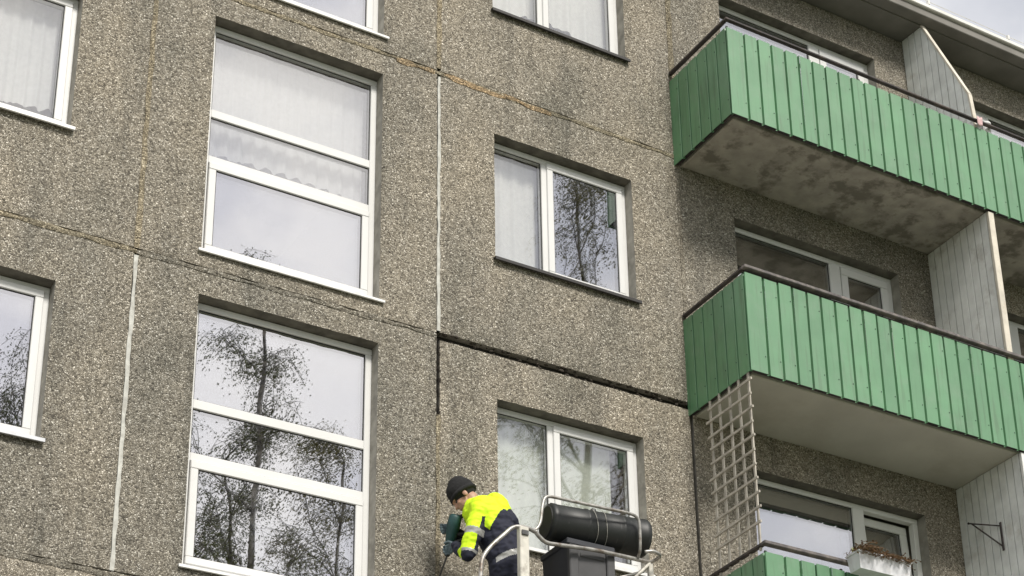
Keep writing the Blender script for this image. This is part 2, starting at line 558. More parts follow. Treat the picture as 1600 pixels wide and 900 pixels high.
def pane(parent, x0, x1, z0, z1, y, gl=None, gasket=True):
    mb = MB()
    n = 1
    mb.box(x0, x1, y, y+.024, z0, z1)
    p = mb.build('pane', gl or M_GLASS, parent)
    if gasket:
        gk = MB(); t = .007
        gk.box(x0, x1, y-.004, y-.001, z0, z0+t); gk.box(x0, x1, y-.004, y-.001, z1-t, z1)
        gk.box(x0, x0+t, y-.0042, y-.001, z0+t, z1-t); gk.box(x1-t, x1, y-.0042, y-.001, z0+t, z1-t)
        gk.build('gasket', M_GASKET, parent)
    return p


def sill(parent, x0, x1, z, mat, out_=.045, lip=.028, th=.004):
    """folded sheet-metal sill with drip lip and turned-up ends"""
    mb = MB()
    y0, y1 = -out_, .125
    n = len(mb.v)
    zb = z+.018
    prof = [(y1, zb), (y0, z), (y0, z-lip), (y0+.012, z-lip-.003), (y0+.012, z-.008), (y1, zb-.012)]
    for x in (x0, x1):
        for y, zz in prof: mb.v.append((x, y, zz))
    k = len(prof)
    for i in range(k):
        j = (i+1) % k
        mb.f.append((i, j, j+k, i+k)); mb.m.append(0)
    mb.f.append(tuple(range(k))[::-1]); mb.m.append(0)
    mb.f.append(tuple(range(k, 2*k))); mb.m.append(0)
    return mb.build('sill', mat, parent)


FY0, FY1 = .115, .185        # window frame depth range
GY = .135                    # glass plane


def tall_window(xo, zo, gl=None):
    """three-light stair-height window: two fixed lights over an opening sash"""
    x0, x1 = -2.076+xo, -.545+xo
    z0, z1 = -2.54+zo, -.242+zo
    W = empty('tall_window', (x0, .1, z0+G), B)
    win_frame(W, 'frame', x0, x1, z0+.004, z1-.004, FY0, FY1, .055, wb=.06)
    a, b = x0+.055, x1-.055
    t1, t2 = -1.135+zo, -1.585+zo
    bar(W, 'transom', a, b, t1-.04, t1+.04, FY0+.002, FY1)
    bar(W, 'transom', a, b, t2-.035, t2+.035, FY0+.002, FY1)
    pane(W, a, b, t1+.04, z1-.06, GY, gl or M_GLASS_HI)
    pane(W, a, b, t2+.035, t1-.04, GY, gl or M_GLASS_HI)
    win_frame(W, 'sash', a+.004, b-.004, z0+.068, t2-.040, FY0-.018, FY1-.01, .062)
    pane(W, a+.066, b-.066, z0+.13, t2-.102, GY-.02, M_GLASS_HI)
    mb = MB(); mb.box(a+.16, a+.20, FY0-.004, FY0+.002, z0+.03, z0+.042, bev=.001); mb.build('drain_cap', M_SILL_GREY, W)
    sill(W, x0-.03, x1+.04, z0-.002, M_SILL_WHITE, .03, .022)
    return W


def mid_window(xo, zo, sill_mat, gl=None, gr=None):
    x0, x1 = .550+xo, 2.003+xo
    z0, z1 = -1.787+zo, -.464+zo
    W = empty('window', (x0, .1, z0+G), B)
    win_frame(W, 'frame', x0, x1, z0+.018, z1-.004, FY0, FY1, .05)
    mu0, mu1 = 1.10+xo, 1.165+xo
    bar(W, 'mullion', mu0, mu1, z0+.068, z1-.054, FY0+.002, FY1)
    pane(W, x0+.05, mu0, z0+.068, z1-.054, GY, gl)
    win_frame(W, 'sash', mu1-.012, x1-.045, z0+.062, z1-.048, FY0-.018, FY1-.01, .062)
    pane(W, mu1+.05, x1-.107, z0+.124, z1-.11, GY-.02, gr)
    sill(W, x0-.02, x1+.028, z0+.002, sill_mat)
    return W


def left_window(xo, zo, sill_mat, gl=None):
    x0, x1 = -4.68+xo, -3.172+xo
    z0, z1 = -1.80+zo, -.466+zo
    W = empty('window', (x0, .1, z0+G), B)
    win_frame(W, 'frame', x0, x1, z0+.018, z1-.004, FY0, FY1, .05)
    mu = x0+.75
    bar(W, 'mullion', mu-.033, mu+.033, z0+.068, z1-.054, FY0+.002, FY1)
    pane(W, x0+.05, mu-.033, z0+.068, z1-.054, GY, gl)
    win_frame(W, 'sash', mu+.02, x1-.045, z0+.062, z1-.048, FY0-.018, FY1-.01, .062)
    pane(W, mu+.082, x1-.107, z0+.124, z1-.11, GY-.02, gl)
    mb = MB(); mb.box(x1-.16, x1-.12, FY0-.004, FY0+.002, z0+.035, z0+.047, bev=.001); mb.build('drain_cap', M_SILL_GREY, W)
    sill(W, x0-.03, x1+.024, z0+.002, sill_mat)
    return W


def balcony_window(zo, mirror=False, tilt=0.0, frame_mat=None):
    """wide fixed light beside a balcony door"""
    mx_ = (lambda x: 2*VP-x) if mirror else (lambda x: x)
    def sp(a, b):
        p, q = mx_(a), mx_(b); return (p, q) if p < q else (q, p)
    fm = frame_mat or M_PVC
    x0, x1 = sp(3.17, 5.20)
    z0, z1 = -2.62+zo, -.485+zo
    W = empty('balcony_window', (x0, .1, z0+G), B)
    zs = -1.86+zo
    mb = MB(); p, q = sp(3.17, 4.42); mb.box(p+.002, q, .10, .26, z0, zs); mb.build('parapet', M_REVEAL, W)
    mb = MB()
    p, q = sp(3.17, 4.36)
    mb.box(*sp(3.17, 5.20), FY0, FY1, z1-.055, z1-.003, bev=.005)
    mb.box(*sp(3.17, 3.22), FY0+.001, FY1, zs+.055, z1-.055, bev=.005)
    mb.box(*sp(5.14, 5.20), FY0+.001, FY1, z0, z1-.055, bev=.005)
    mb.box(*sp(3.17, 4.42), FY0, FY1, zs, zs+.055, bev=.005)
    mb.build('frame', fm, W)
    bar(W, 'mullion', *sp(4.40, 4.535), z0, z1-.055, FY0-.004, FY1, fm)
    p, q = sp(3.22, 4.40); pane(W, p, q, zs+.055, z1-.055, GY)
    # door leaf, may stand tilted inwards
    p, q = sp(4.54, 5.135)
    D = empty('balcony_door', ((p+q)/2, FY1, z0+.02+G), W)
    win_frame(D, 'sash', p, q, z0+.02, z1-.062, FY0-.012, FY1-.012, .085, fm)
    bar(D, 'door_rail', p+.085, q-.085, -1.80+zo, -1.72+zo, FY0-.010, FY1-.014, fm)
    pane(D, p+.085, q-.085, -1.72+zo, z1-.147, GY-.01)
    mb = MB(); mb.box(p+.085, q-.085, GY-.01, GY+.014, z0+.105, -1.80+zo); mb.build('door_panel', fm, D)
    D.rotation_euler = (-tilt, 0, 0)
    return W


# panels, joint by joint
k_lo, k_hi = -3, 2
seedn = 0
for (x0, x1, kind) in COLS:
    for k in range(k_lo, k_hi+1):
        seedn += 1
        z0, z1 = -H+k*H, k*H
        if k == 2: z1 = 5.33
        if k == -3: z0 = -10.3+.02
        if kind == 'M' and x0 == 0 and k == 0: z1 = -.034
        if kind == 'M' and x0 == 0 and k == 1: z0 = .010
        op = [(x0+a, x0+b, c+k*H, d+k*H) for a, b, c, d in OPEN[kind]] if k > -3 else []
        panel(x0, x1, z0, z1, op, seedn)


def seal(x0, x1, z0, z1, mat, y=.002, th=.05, wob=.004, name='joint_seal'):
    """a strip of filler with wavering edges, bedded in the joint"""
    mb = MB()
    horiz = (x1-x0) > (z1-z0)
    L = (x1-x0) if horiz else (z1-z0)
    n = max(2, int(L/.05))
    ph = random.random()*50
    base = 0
    for i in range(n+1):
        t = i/n
        def nn(o): return noise.noise(Vector((t*L*7+ph, o, ph)))
        e0, e1, d = wob*nn(1.3)*2, wob*nn(7.7)*2, .0025*nn(3.1)
        if horiz:
            x = x0+L*t
            mb.v += [(x, y+th, z0+e0), (x, y+d, z0+e0), (x, y-.003+d, (z0+z1)/2), (x, y+d, z1+e1), (x, y+th, z1+e1)]
        else:
            z = z0+L*t
            mb.v += [(x0+e0, y+th, z), (x0+e0, y+d, z), ((x0+x1)/2, y-.003+d, z), (x1+e1, y+d, z), (x1+e1, y+th, z)]
    for i in range(n):
        for j in range(4):
            a = i*5+j
            q = (a, a+1, a+6, a+5)
            mb.f.append(q if not horiz else q[::-1]); mb.m.append(0)
    return mb.build(name, mat, B)


# backing behind all joints (dark weathered concrete, deep in the gap)
for k in range(k_lo, k_hi):
    mb = MB(); mb.box(-7.7, 11.32, .075, .20, k*H-.03, k*H+.03); mb.build('joint_backing', M_DARK, B)
for x in (-5.12, VL, 0.0, VR, VP, VE):
    for k in range(k_lo, k_hi+1):
        mb = MB(); mb.box(x-.03, x+.03, .076, .20, max(k*H-H, -10.3)+.035, min(k*H, 5.33)-.035)
        mb.build('joint_backing', M_DARK, B)

# horizontal joints: crack above, wide cement band smeared over the lower panel's head
def hjoint(k, x0, x1, mat, w=.05):
    seal(x0, x1, k*H-w, k*H+.004, mat, y=-.001, th=.07, wob=.010)
for k in range(k_lo, k_hi):
    for (x0, x1, kind) in COLS:
        if k == 0 and abs(x0) < .01:
            continue                                  # raked out by the worker
        mat = M_SEAL_GREY
        if k == 1: mat = M_SEAL_TAN
        if k == 1 and abs(x0) < .01: mat = M_SEAL_TAN
        if k == 0 and x0 < -4: mat = M_SEAL_TAN
        hjoint(k, x0 if not (k == 0 and x0 == VR) else x0+.03, x1 if not (k == 0 and x1 == 0) else x1-.02, mat, .034 if k == 1 else .038)
# crumbs of old mortar left in the opened joint
mb = MB()
rr_ = random.Random(31)
for i in range(150):
    x = rr_.uniform(.0, VR-.02); a = rr_.uniform(.006, .028); h = rr_.uniform(.004, .013)
    z = rr_.choice((.026, -.05, rr_.uniform(-.045, .02))); y = rr_.uniform(.008, .05)
    mb.ball((x, y, z), (a, rr_.uniform(.008, .02), h), seg=6, rings=4, M=Matrix.Rotation(rr_.uniform(-.5, .5), 3, 'Y'))
for i in range(70):
    z = -.04-rr_.uniform(0, .72)
    mb.ball((rr_.choice((-.018, .018))+rr_.uniform(-.004, .004), rr_.uniform(.006, .04), z), (.006, .012, rr_.uniform(.006, .03)), seg=6, rings=4)
mb.build('mortar_residue', [plain('broken_mortar', (.055, .045, .036), .95, var=.5, scale=60)], B, kind='stuff')
# orange smears where the joints cross
seal(-.42, -.045, H-.052, H-.004, M_SEAL_ORANGE, y=-.003, wob=.02, name='mastic_smear')
seal(.045, 1.15, H-.044, H+.0, M_SEAL_ORANGE, y=-.003, wob=.016, name='mastic_smear')
# vertical joints
def vjoint(x, z0, z1, mat, w=.017, y=-.002, wob=.005):
    seal(x-w, x+w, z0, z1, mat, y=y, th=.07, wob=wob)
for k in range(k_lo, k_hi+1):
    zt = min(k*H, 5.33); zb = max(k*H-H, -10.28)
    vjoint(-5.12, zb+.01, zt-.06, M_SEAL_LIGHT)
    vjoint(VL, zb+.01, zt-.055, M_SEAL_LIGHT if k <= 0 else M_SEAL_TAN, .015 if k <= 0 else .020)
    if k == 0:
        vjoint(0, zb+.01, -.76, M_SEAL_TAN, .016)
    else:
        vjoint(0, zb+.03, zt-.06, M_SEAL_LIGHT if k == 1 else M_SEAL_TAN, .013 if k == 1 else .024)
    if k > 0:
        vjoint(VR, zb+.01, zt-.05, M_SEAL_TAN if k == 2 else M_SEAL_GREY, .03 if k == 2 else .02)
    vjoint(VP, zb+.01, zt-.05, M_SEAL_GREY)
    vjoint(VE, zb+.01, zt-.05, M_SEAL_GREY)

# windows
SILLS = {2: M_SILL_DARK, 1: M_SILL_DARK, 0: M_SILL_WHITE}
for k in range(-2, 3):
    tall_window(0, k*H, M_GLASS_MID if k == 1 else None)
    tall_window(-7.70-VL, k*H)
    mid_window(0, k*H, SILLS.get(k, M_SILL_GREY), M_GLASS_LO, M_GLASS if k == 1 else M_GLASS_LO)
    mid_window(VE, k*H, M_SILL_GREY)
    left_window(0, k*H, M_SILL_GREY if k < 1 else M_SILL_WHITE, M_GLASS_LO if k == 1 else M_GLASS_HI)
    balcony_window(k*H, False, R(3.2) if k == 0 else 0, M_PVC_OLD if k == 0 else None)
    balcony_window(k*H, True)

# floors, cross walls, back and side walls, roof
for k in range(-3, 2):
    mb = MB(); mb.box(-7.7, 11.32, .301, 5.5, k*H-.14, k*H); mb.build('floor_slab', M_SLAB, B)
for x in (-7.6, -5.12, VL, 0, VR, VP, VE, 11.22):
    mb = MB(); mb.box(x-.08, x+.08, .302, 5.499, -10.28, 5.33); mb.build('cross_wall', M_ROOM, B)
mb = MB(); mb.box(-7.7, 11.32, 5.5, 5.7, -10.28, 5.33); mb.build('rear_wall', M_SEAL_GREY, B)
mb = MB()
mb.box(-7.9, 11.5, -.30, 6.0, 5.331, 5.43)                 # slab over the top storey
mb.build('roof_slab', M_SOFFIT, B)
mb = MB()
mb.box(-7.9, 11.5, -.44, -.30, 5.345, 5.445, bev=.008)
mb.build('cornice', M_SOFFIT, B)
mb = MB()
mb.box(-7.95, 11.55, -.475, 6.0, 5.446, 5.50, bev=.008)
mb.build('roof_edge_flashing', M_FASCIA, B)
for x in [i*1.15-7 for i in range(16)]:
    mb = MB(); mb.box(x-.012, x+.012, -.478, -.44, 5.50, 5.56, bev=.003); mb.build('snow_guard_peg', M_FASCIA, B)
mb = MB(); mb.tube([(-7.9, -.46, 5.55), (11.5, -.46, 5.55)], .004, 6); mb.build('edge_wire', M_FASCIA, B)

# ------------------------------------------------------------------ balconies
BX, BD = 2.504, .954
BXE = 2*VP-BX
BT, BB = -1.835, -2.820
PITCHW = .1605


def strip_mesh(w, name, groove=True, h=BT-BB):
    """one sheet-metal strip: flat pan, folded edge running back into a narrow groove, screw heads"""
    mb = MB()
    d = .024
    g_ = .0175
    prof = [(0, 0), (w-g_*1.5, 0), (w-g_*1.15, d), (w-g_*.35, d), (w, 0)] if groove else [(0, 0), (w, 0)]
    th = .0015
    for z in (0, h):
        for x, y in prof: mb.v.append((x, y, z))
        for x, y in prof: mb.v.append((x, y+th, z))
    k = len(prof)
    for i in range(k-1):
        mb.f.append((i, i+1, i+1+2*k, i+2*k)); mb.m.append(0)
        mb.f.append((i+1+k, i+k, i+3*k, i+1+3*k)); mb.m.append(0)
        mb.f.append((i+1, i, i+k, i+1+k)); mb.m.append(0)
        mb.f.append((i+2*k, i+1+2*k, i+1+3*k, i+3*k)); mb.m.append(0)
    for z in (.17, h-.16):
        c = len(mb.v); r = .0062
        x = w-g_*1.6-.014
        for yy, rr in ((0, r), (-.004, r*.8)):
            for q in range(6):
                a = q*math.pi/3; mb.v.append((x+rr*math.cos(a), yy, z+rr*math.sin(a)))
        for q in range(6):
            mb.f.append((c+q, c+(q+1) % 6, c+6+(q+1) % 6, c+6+q)); mb.m.append(1)
        mb.f.append(tuple(c+6+q for q in range(6))); mb.m.append(1)
    me = bpy.data.meshes.new(name)
    me.from_pydata(mb.v, [], mb.f)
    me.materials.append(M_GREEN); me.materials.append(M_SCREW)
    me.polygons.foreach_set('material_index', mb.m)
    me.update()
    return me


ME_STRIP = strip_mesh(PITCHW, 'cladding_strip')
ME_WIDE = strip_mesh(.208, 'cladding_corner')
ME_SIDE = strip_mesh(.1645, 'cladding_side')


def balcony(k):
    z = k*H
    BA = empty('balcony', (BX, 0, z-H+G), B)
    mb = MB()
    mb.box(BX+.075, BXE-.075, -.862, -.0, z-H-.110, z-H+.02, bev=.008)
    mb.build('slab', M_SLAB_WHITE if k == 1 else M_SLAB_STAIN, BA)
    # steel edge angle under the cladding, and horizontal girts carrying the sheets
    mb = MB()
    mb.box(BX+.030, BXE-.03, -.932, -.902, z+BB+.012, z+BB+.05)
    mb.box(BX+.022, BX+.048, -.90, -.01, z+BB+.012, z+BB+.05)
    mb.box(BX+.030, BXE-.03, -.932, -.912, z+BT-.10, z+BT-.07)
    mb.box(BX+.022, BX+.042, -.90, -.01, z+BT-.10, z+BT-.07)
    mb.build('girt', M_RAIL, BA)
    # cladding strips on the front
    x = BX
    rnd = random.Random(k+5)
    first = True
    while x < BXE-.05:
        me = ME_WIDE if first else ME_STRIP
        w = .208 if first else PITCHW
        o = link('cladding_strip', me, (x, -BD+rnd.uniform(-.0015, .0015), z+BB+G+rnd.uniform(-.005, .005)), BA)
        o.rotation_euler = (0, rnd.uniform(-.004, .004)+.006, 0)
        x += w; first = False
    # side strips
    for s in range(6):
        y = -BD+.004+s*.1585
        o = link('cladding_strip', ME_SIDE, (BX, y+.155, z+BB+G+rnd.uniform(-.004, .004)), BA)
        o.rotation_euler = (0, 0, -R(90))
        o.location = Vector((BX, y+.1645, z+BB+G)) - WLOC[BA.name]
    # handrail and posts
    rm = M_RAIL if k == 2 else M_RAIL_GREY
    zr = z+BT+{2: .072, 1: .034, 0: .062}[k]
    mb = MB()
    if k == 2:
        mb.box(BX-.012, BXE, -BD-.022, -BD+.022, zr, zr+.026, bev=.006)
    else:
        mb.box(BX-.012, BXE, -BD-.03, -BD+.03, zr, zr+.034, bev=.006)
    mb.build('handrail', rm, BA)
    mb = MB(); mb.box(BX-.012, BX+.03, -BD+.023 if k == 2 else -BD+.031, -.002, zr+.001, zr+.031, bev=.006); mb.build('handrail', M_RAIL, BA)
    if k == 1:
        mb = MB(); mb.box(BX+.02, BXE, -BD+.024, -BD+.04, zr-.03, zr-.003); mb.build('under_rail', M_RAIL, BA)
    x = BX+.035
    while x < BXE:
        mb = MB(); mb.box(x-.011, x+.011, -.925, -.905, z+BB+.06, zr-.032, bev=.003); mb.build('post', M_RAIL, BA); x += .79
    return BA


BAL = {k: balcony(k) for k in (0, 1, 2)}


def privacy_screen(k):
    """vertical boards between the two flats, with an end post"""
    z = k*H
    S = empty('privacy_screen', (VP, 0, z-H+.02+G), B)
    n = 9
    w = .895/n
    rnd = random.Random(k*3+1)
    for i in range(n):
        y1 = -.003-i*w; y0 = y1-w+.011
        zb = z-H+.03
        def ztop(y):
            if k == 2:
                y = -y
                return 5.325-.06*y if y < .31 else 5.305-(y-.31)*(5.305-4.03)/.56
            return z-.12
        mb = MB()
        x0 = VP-.020+rnd.uniform(-.003, .002); x1 = VP+.004
        v = [(x0, y0, zb), (x0, y1, zb), (x1, y1, zb), (x1, y0, zb),
             (x0, y0, ztop(y0)), (x0, y1, ztop(y1)), (x1, y1, ztop(y1)), (x1, y0, ztop(y0))]
        mb.v = v
        mb.f = [(0, 1, 2, 3), (7, 6, 5, 4), (1, 0, 4, 5), (2, 1, 5, 6), (3, 2, 6, 7), (0, 3, 7, 4)]
        mb.f = [tuple(reversed(q)) for q in mb.f]
        mb.m = [0]*6
        mb.build('board', [M_BOARD, M_BOARD_PALE, M_BOARD][k], S)
    bk = MB()
    yz = [(-.004, z-H+.03), (-.89, z-H+.03), (-.87, 4.0), (-.31, 5.29), (-.004, 5.31)] if k == 2 else [(-.004, z-H+.03), (-.893, z-H+.03), (-.893, z-.13), (-.004, z-.13)]
    nn_ = len(yz)
    bk.v = [(VP+.0055, a, b) for a, b in yz]+[(VP+.016, a, b) for a, b in yz]
    bk.f = [tuple(range(nn_)), tuple(range(2*nn_-1, nn_-1, -1))]+[(i, i+nn_, (i+1) % nn_+nn_, (i+1) % nn_) for i in range(nn_)]
    bk.m = [0]*len(bk.f)
    bk.build('backing', M_RAIL, S)
    if k == 2:
        mb = MB()
        pts = [(-.0, 5.326), (-.31, 5.31), (-.865, 4.045), (-.90, 3.6)]
        for (ya, za), (yb, zb) in zip(pts[1:], pts[2:]):
            d = Vector((0, yb-ya, zb-za)).normalized(); nrm = Vector((0, -d.z*-1, 0)); nv = Vector((0, d.z, -d.y))*-1
            if nv.y > 0: nv = -nv
            a, b = Vector((0, ya, za)), Vector((0, yb, zb))
            q = []
            for xx in (VP-.028, VP+.018):
                for p in (a, b, b+nv*.02, a+nv*.02):
                    q.append((xx, p.y, p.z))
            n0 = len(mb.v); mb.v += q
            for fa in ((0, 1, 2, 3), (7, 6, 5, 4), (1, 0, 4, 5), (2, 1, 5, 6), (3, 2, 6, 7), (0, 3, 7, 4)):
                mb.f.append(tuple(n0+i for i in fa)); mb.m.append(0)
        mb.build('cap_batten', M_BOARD_CREAM, S)
    else:
        mb = MB(); mb.box(VP-.028, VP+.045, -.936, -.900, z-H+.03, z-.13, bev=.004)
        mb.build('end_post', M_BOARD_CREAM if k == 1 else M_BOARD_PALE, S)
    return S


for k in (0, 1, 2):
    privacy_screen(k)

# ------------------------------------------------------------------ things on the balconies
# wooden lattice on the side of the lowest balcony
T = empty('trellis', (BX, -.57, -1.75+G))
tag(T, 'weathered wooden lattice on the left side of the lowest balcony', 'trellis')
rnd = random.Random(4)
yv = [-.885+i*.142 for i in range(5)]
for y in yv:
    mb = MB(); j = rnd.uniform(-.006, .006)
    mb.box(BX+.004, BX+.018, y-.013+j, y+.013+j, -1.80, -.105+rnd.uniform(-.01, 0), bev=.002)
    mb.build('upright_slat', M_WOOD, T)
for i in range(11):
    z = -.20-i*.135
    mb = MB()
    j = rnd.uniform(-.012, .012); s = rnd.uniform(-.012, .012)
    ya, yb = -.945+rnd.uniform(-.01, .02), -.285+rnd.uniform(-.02, .03)
    hh = .0105
    for x in (BX-.010, BX+.003):
        mb.v += [(x, ya, z-hh), (x, yb, z-hh+s), (x, yb, z+hh+s), (x, ya, z+hh)]
    mb.f = [(0, 3, 2, 1), (4, 5, 6, 7), (0, 1, 5, 4), (1, 2, 6, 5), (2, 3, 7, 6), (3, 0, 4, 7)]; mb.m = [0]*6
    mb.build('cross_slat', M_WOOD, T)

# flower trough with dried plants on the lowest handrail
FL = empty('flower_trough', (3.62, -1.06, -1.90+G))
tag(FL, 'white plastic flower trough with dried brown plants on the lowest handrail', 'flower box')
M_TROUGH = plain('white_trough', (.66, .67, .70), .5, var=.1, scale=10, stain=((.45, .38, .33), 8, .55, .8))
mb = MB()
x0, x1, ya, yb, zt, zb = 3.34, 3.91, -1.155, -.985, -1.715, -1.875
t = .012
def frustum(mb, x0, x1, ya, yb, zb, zt, s, mat=0):
    n = len(mb.v)
    mb.v += [(x0+s, ya+s, zb), (x1-s, ya+s, zb), (x1-s, yb-s, zb), (x0+s, yb-s, zb), (x0, ya, zt), (x1, ya, zt), (x1, yb, zt), (x0, yb, zt)]
    for q in ((3, 2, 1, 0), (0, 1, 5, 4), (1, 2, 6, 5), (2, 3, 7, 6), (3, 0, 4, 7)):
        mb.f.append(tuple(n+i for i in q)); mb.m.append(mat)
frustum(mb, x0, x1, ya, yb, zb, zt, .018)
mb.box(x0-.008, x1+.008, ya-.008, ya+.010, zt-.018, zt, bev=.003)
mb.box(x0-.008, x1+.008, yb-.010, yb+.008, zt-.018, zt, bev=.003)
mb.box(x0-.008, x0+.010, ya+.010, yb-.010, zt-.018, zt-.0005)
mb.box(x1-.010, x1+.008, ya+.010, yb-.010, zt-.018, zt-.0005)
mb.build('trough', M_TROUGH, FL)
mb = MB(); mb.box(x0+.012, x1-.012, ya+.012, yb-.012, zt-.05, zt-.028)
mb.build('soil', plain('dry_soil', (.06, .045, .03), .95, var=.4, scale=40, bump=.01), FL)
mb = MB()
rnd = random.Random(9)
for i in range(420):
    x = rnd.uniform(x0+.02, x1-.02); y = rnd.uniform(ya+.015, yb-.02)
    h = rnd.uniform(.05, .14) * (1.3 if abs(x-x0) < .12 else .8)
    p = Vector((x, y, zt-.03)); d = Vector((rnd.uniform(-.8, .9), rnd.uniform(-.9, .2), 1)).normalized()
    pts = [p]
    for s in range(4):
        pts.append(pts[-1]+d*h*.35); d = (d+Vector((rnd.uniform(-.4, .4), rnd.uniform(-.5, .1), -.55))).normalized()
    mb.tube(pts, [.003, .003, .0025, .002, .0015], 4)
    for q in pts[2:]:
        a = rnd.uniform(0, 6.28); v = Vector((math.cos(a), math.sin(a)*.7, rnd.uniform(-.6, .3)))*.03; w = v.cross(Vector((0, 0, 1))).normalized()*.010
        mb.quad(q, q+v*.5+w, q+v, q+v*.5-w)
mb.build('dried_stems', plain('dried_plant', (.20, .125, .070), .85, var=.4, scale=30), FL, kind='stuff')
mb = MB()
for i in range(40):
    p = Vector((x0+.05+(rnd.uniform(0, .4) if i > 16 else 0)+rnd.uniform(-.02, .05), -1.06+rnd.uniform(-.04, .04), zt-.02))
    a = rnd.uniform(0, 6.28); d = Vector((math.cos(a)*.5, math.sin(a)*.5, 1)).normalized()*rnd.uniform(.05, .10); w = d.cross(Vector((0, 1, 0))).normalized()*.01
    mb.quad(p, p+d*.5+w, p+d, p+d*.5-w)
mb.build('green_leaves', plain('fresh_leaf', (.28, .30, .07), .6, var=.3, scale=30), FL)

# iron shelf bracket on the lowest screen
mb = MB()
xb = VP-.03
mb.box(xb-.012, xb, -.566, -.542, -.99, -.70, bev=.002)
def flat_bar(mb, a, b, w, t):
    a, b = Vector(a), Vector(b); d = (b-a).normalized(); n = Vector((1, 0, 0))*t; s = d.cross(Vector((1, 0, 0))).normalized()*w
    n0 = len(mb.v)
    for p in (a, b):
        for q in (s, -s):
            mb.v += [tuple(p+q+n), tuple(p+q-n)]
    for q in ((0, 1, 3, 2), (4, 6, 7, 5), (0, 4, 5, 1), (2, 3, 7, 6), (0, 2, 6, 4), (1, 5, 7, 3)):
        mb.f.append(tuple(n0+i for i in q)); mb.m.append(0)
flat_bar(mb, (xb-.006, -.55, -.735), (xb-.10, -.235, -.60), .006, .006)
flat_bar(mb, (xb-.006, -.55, -.945), (xb-.09, -.265, -.615), .006, .006)
mb.ball((xb-.10, -.232, -.598), .012, seg=8, rings=6)
o = mb.build('shelf_bracket', M_RAIL)
tag(o, 'black iron triangular bracket fixed to the pale boards beside lowest balcony', 'bracket')

# pegged cloth and white clips on the top handrail beside the sloping screen
mb = MB()
for i in range(6):
    for j in range(5):
        mb.v.append((5.60+i*.014, -BD-.034-.006*math.sin(i*1.6+j*.4), 3.60+H*0-.02+.10-j*.026-.004*math.sin(i)))
for i in range(5):
    for j in range(4):
        a = i*5+j; mb.f.append((a, a+1, a+6, a+5)); mb.m.append(0)
o = mb.build('cloth', plain('pale_pink_cloth', (.55, .38, .38), .9, var=.2, scale=30), smooth=True)
sm = o.modifiers.new('thickness', 'SOLIDIFY'); sm.thickness = .006
tag(o, 'small pale pink cloth hung over the top handrail by the sloping screen', 'cloth')
for i, (xx, zz, lab) in enumerate(((5.685, 3.625, 'left white plastic tub standing at the top handrail by the screen'),
                                   (5.82, 3.645, 'right white plastic tub standing at the top handrail by the screen'))):
    mb = MB(); mb.tube([(xx, -.88, 2*H+BT+.0), (xx, -.88, zz+.06), (xx, -.88, zz+.065), (xx, -.88, zz+.085), (xx, -.88, zz+.085)], [.045, .052, .057, .057, .03], 14)
    o = mb.build('plastic_tub', M_PVC, smooth=False)
    tag(o, lab, 'tub', 'tubs on the top balcony')
mb = MB(); mb.box(5.60, 5.95, -.935, -.80, 2*H+BT-.03, 2*H+BT-.001, bev=.004)
o = mb.build('shelf_board', M_WOOD); tag(o, 'narrow wooden shelf behind the top handrail under two white tubs', 'shelf')

# ------------------------------------------------------------------ curtains and blinds behind the panes
M_NET = fabric('net_curtain', (.92, .93, .93), .12)
M_NET_DENSE = fabric('dense_curtain', (.94, .94, .91), .02)
M_NET_GREEN = fabric('pale_green_curtain', (.88, .93, .84), .02)
M_BLIND = fabric('roller_blind', (.50, .50, .46), .05)
M_BLIND_DARK = fabric('dark_blind', (.16, .17, .16), .0)


def curtain(name, label, x0, x1, z0, z1, mat, y=.245, pitch=.11, amp=.014, cat='curtain', scallop=0.0, group=None, swag=0.0):
    mb = MB()
    n = max(8, int((x1-x0)/.012))
    rows = 14
    ph = random.random()*9
    for j in range(rows+1):
        t = j/rows
        for i in range(n+1):
            x = x0+(x1-x0)*i/n
            f = math.sin(2*math.pi*x/pitch+ph+.8*math.sin(x*7+ph))+.4*math.sin(2*math.pi*x/pitch*2.3+ph)
            zb = z0+scallop*(.6*abs(math.sin(x*math.pi/.16+1.3*math.sin(x*5+ph)))+.5*math.sin(x*3.1+ph))
            if swag: zb += swag*math.sin(math.pi*(x-x0)/(x1-x0))
            mb.v.append((x, y+amp*f*(.5+.5*t), z1+(zb-z1)*t))
    for j in range(rows):
        for i in range(n):
            a = j*(n+1)+i
            mb.f.append((a, a+n+1, a+n+2, a+1)); mb.m.append(0)
    o = mb.build(name, mat, smooth=True)
    tag(o, label, cat, group)
    return o


curtain('net_curtain', 'net curtain with lace hem in the upper left window', -4.66, -3.2, H-1.55, H-.47, M_NET, scallop=.06)
curtain('sheer_curtain', 'grey sheer curtain in vertical folds behind the upper tall window', -2.02, -.60, H-1.45, H-.26, M_NET, pitch=.13, scallop=.05, y=.27)
curtain('curtain', 'white curtain behind the left light of the middle two-light window', .55, 1.13, H-1.75, H-.48, M_NET_DENSE, pitch=.16)
curtain('curtain', 'white swagged curtain behind the topmost two-light window', .57, 1.98, 2*H-1.75, 2*H-.48, M_NET_DENSE, pitch=.22, amp=.02, swag=.3)
curtain('curtain', 'pale green curtain in the left light beside the worker', .56, 1.13, -1.78, -.47, M_NET_GREEN, pitch=.2)
curtain('curtain', 'pale green curtain in the right light above the black barrel', 1.16, 1.80, -1.78, -.47, M_NET_GREEN, pitch=.24)
curtain('roller_blind', 'grey roller blind drawn behind the lowest balcony window', 3.2, 4.42, -1.85, -.49, M_BLIND, y=.36, pitch=3, amp=.002, cat='blind')
curtain('roller_blind', 'dark blind drawn behind the middle balcony window', 3.2, 4.42, H-1.85, H-.49, M_BLIND_DARK, y=.36, pitch=3, amp=.002, cat='blind')
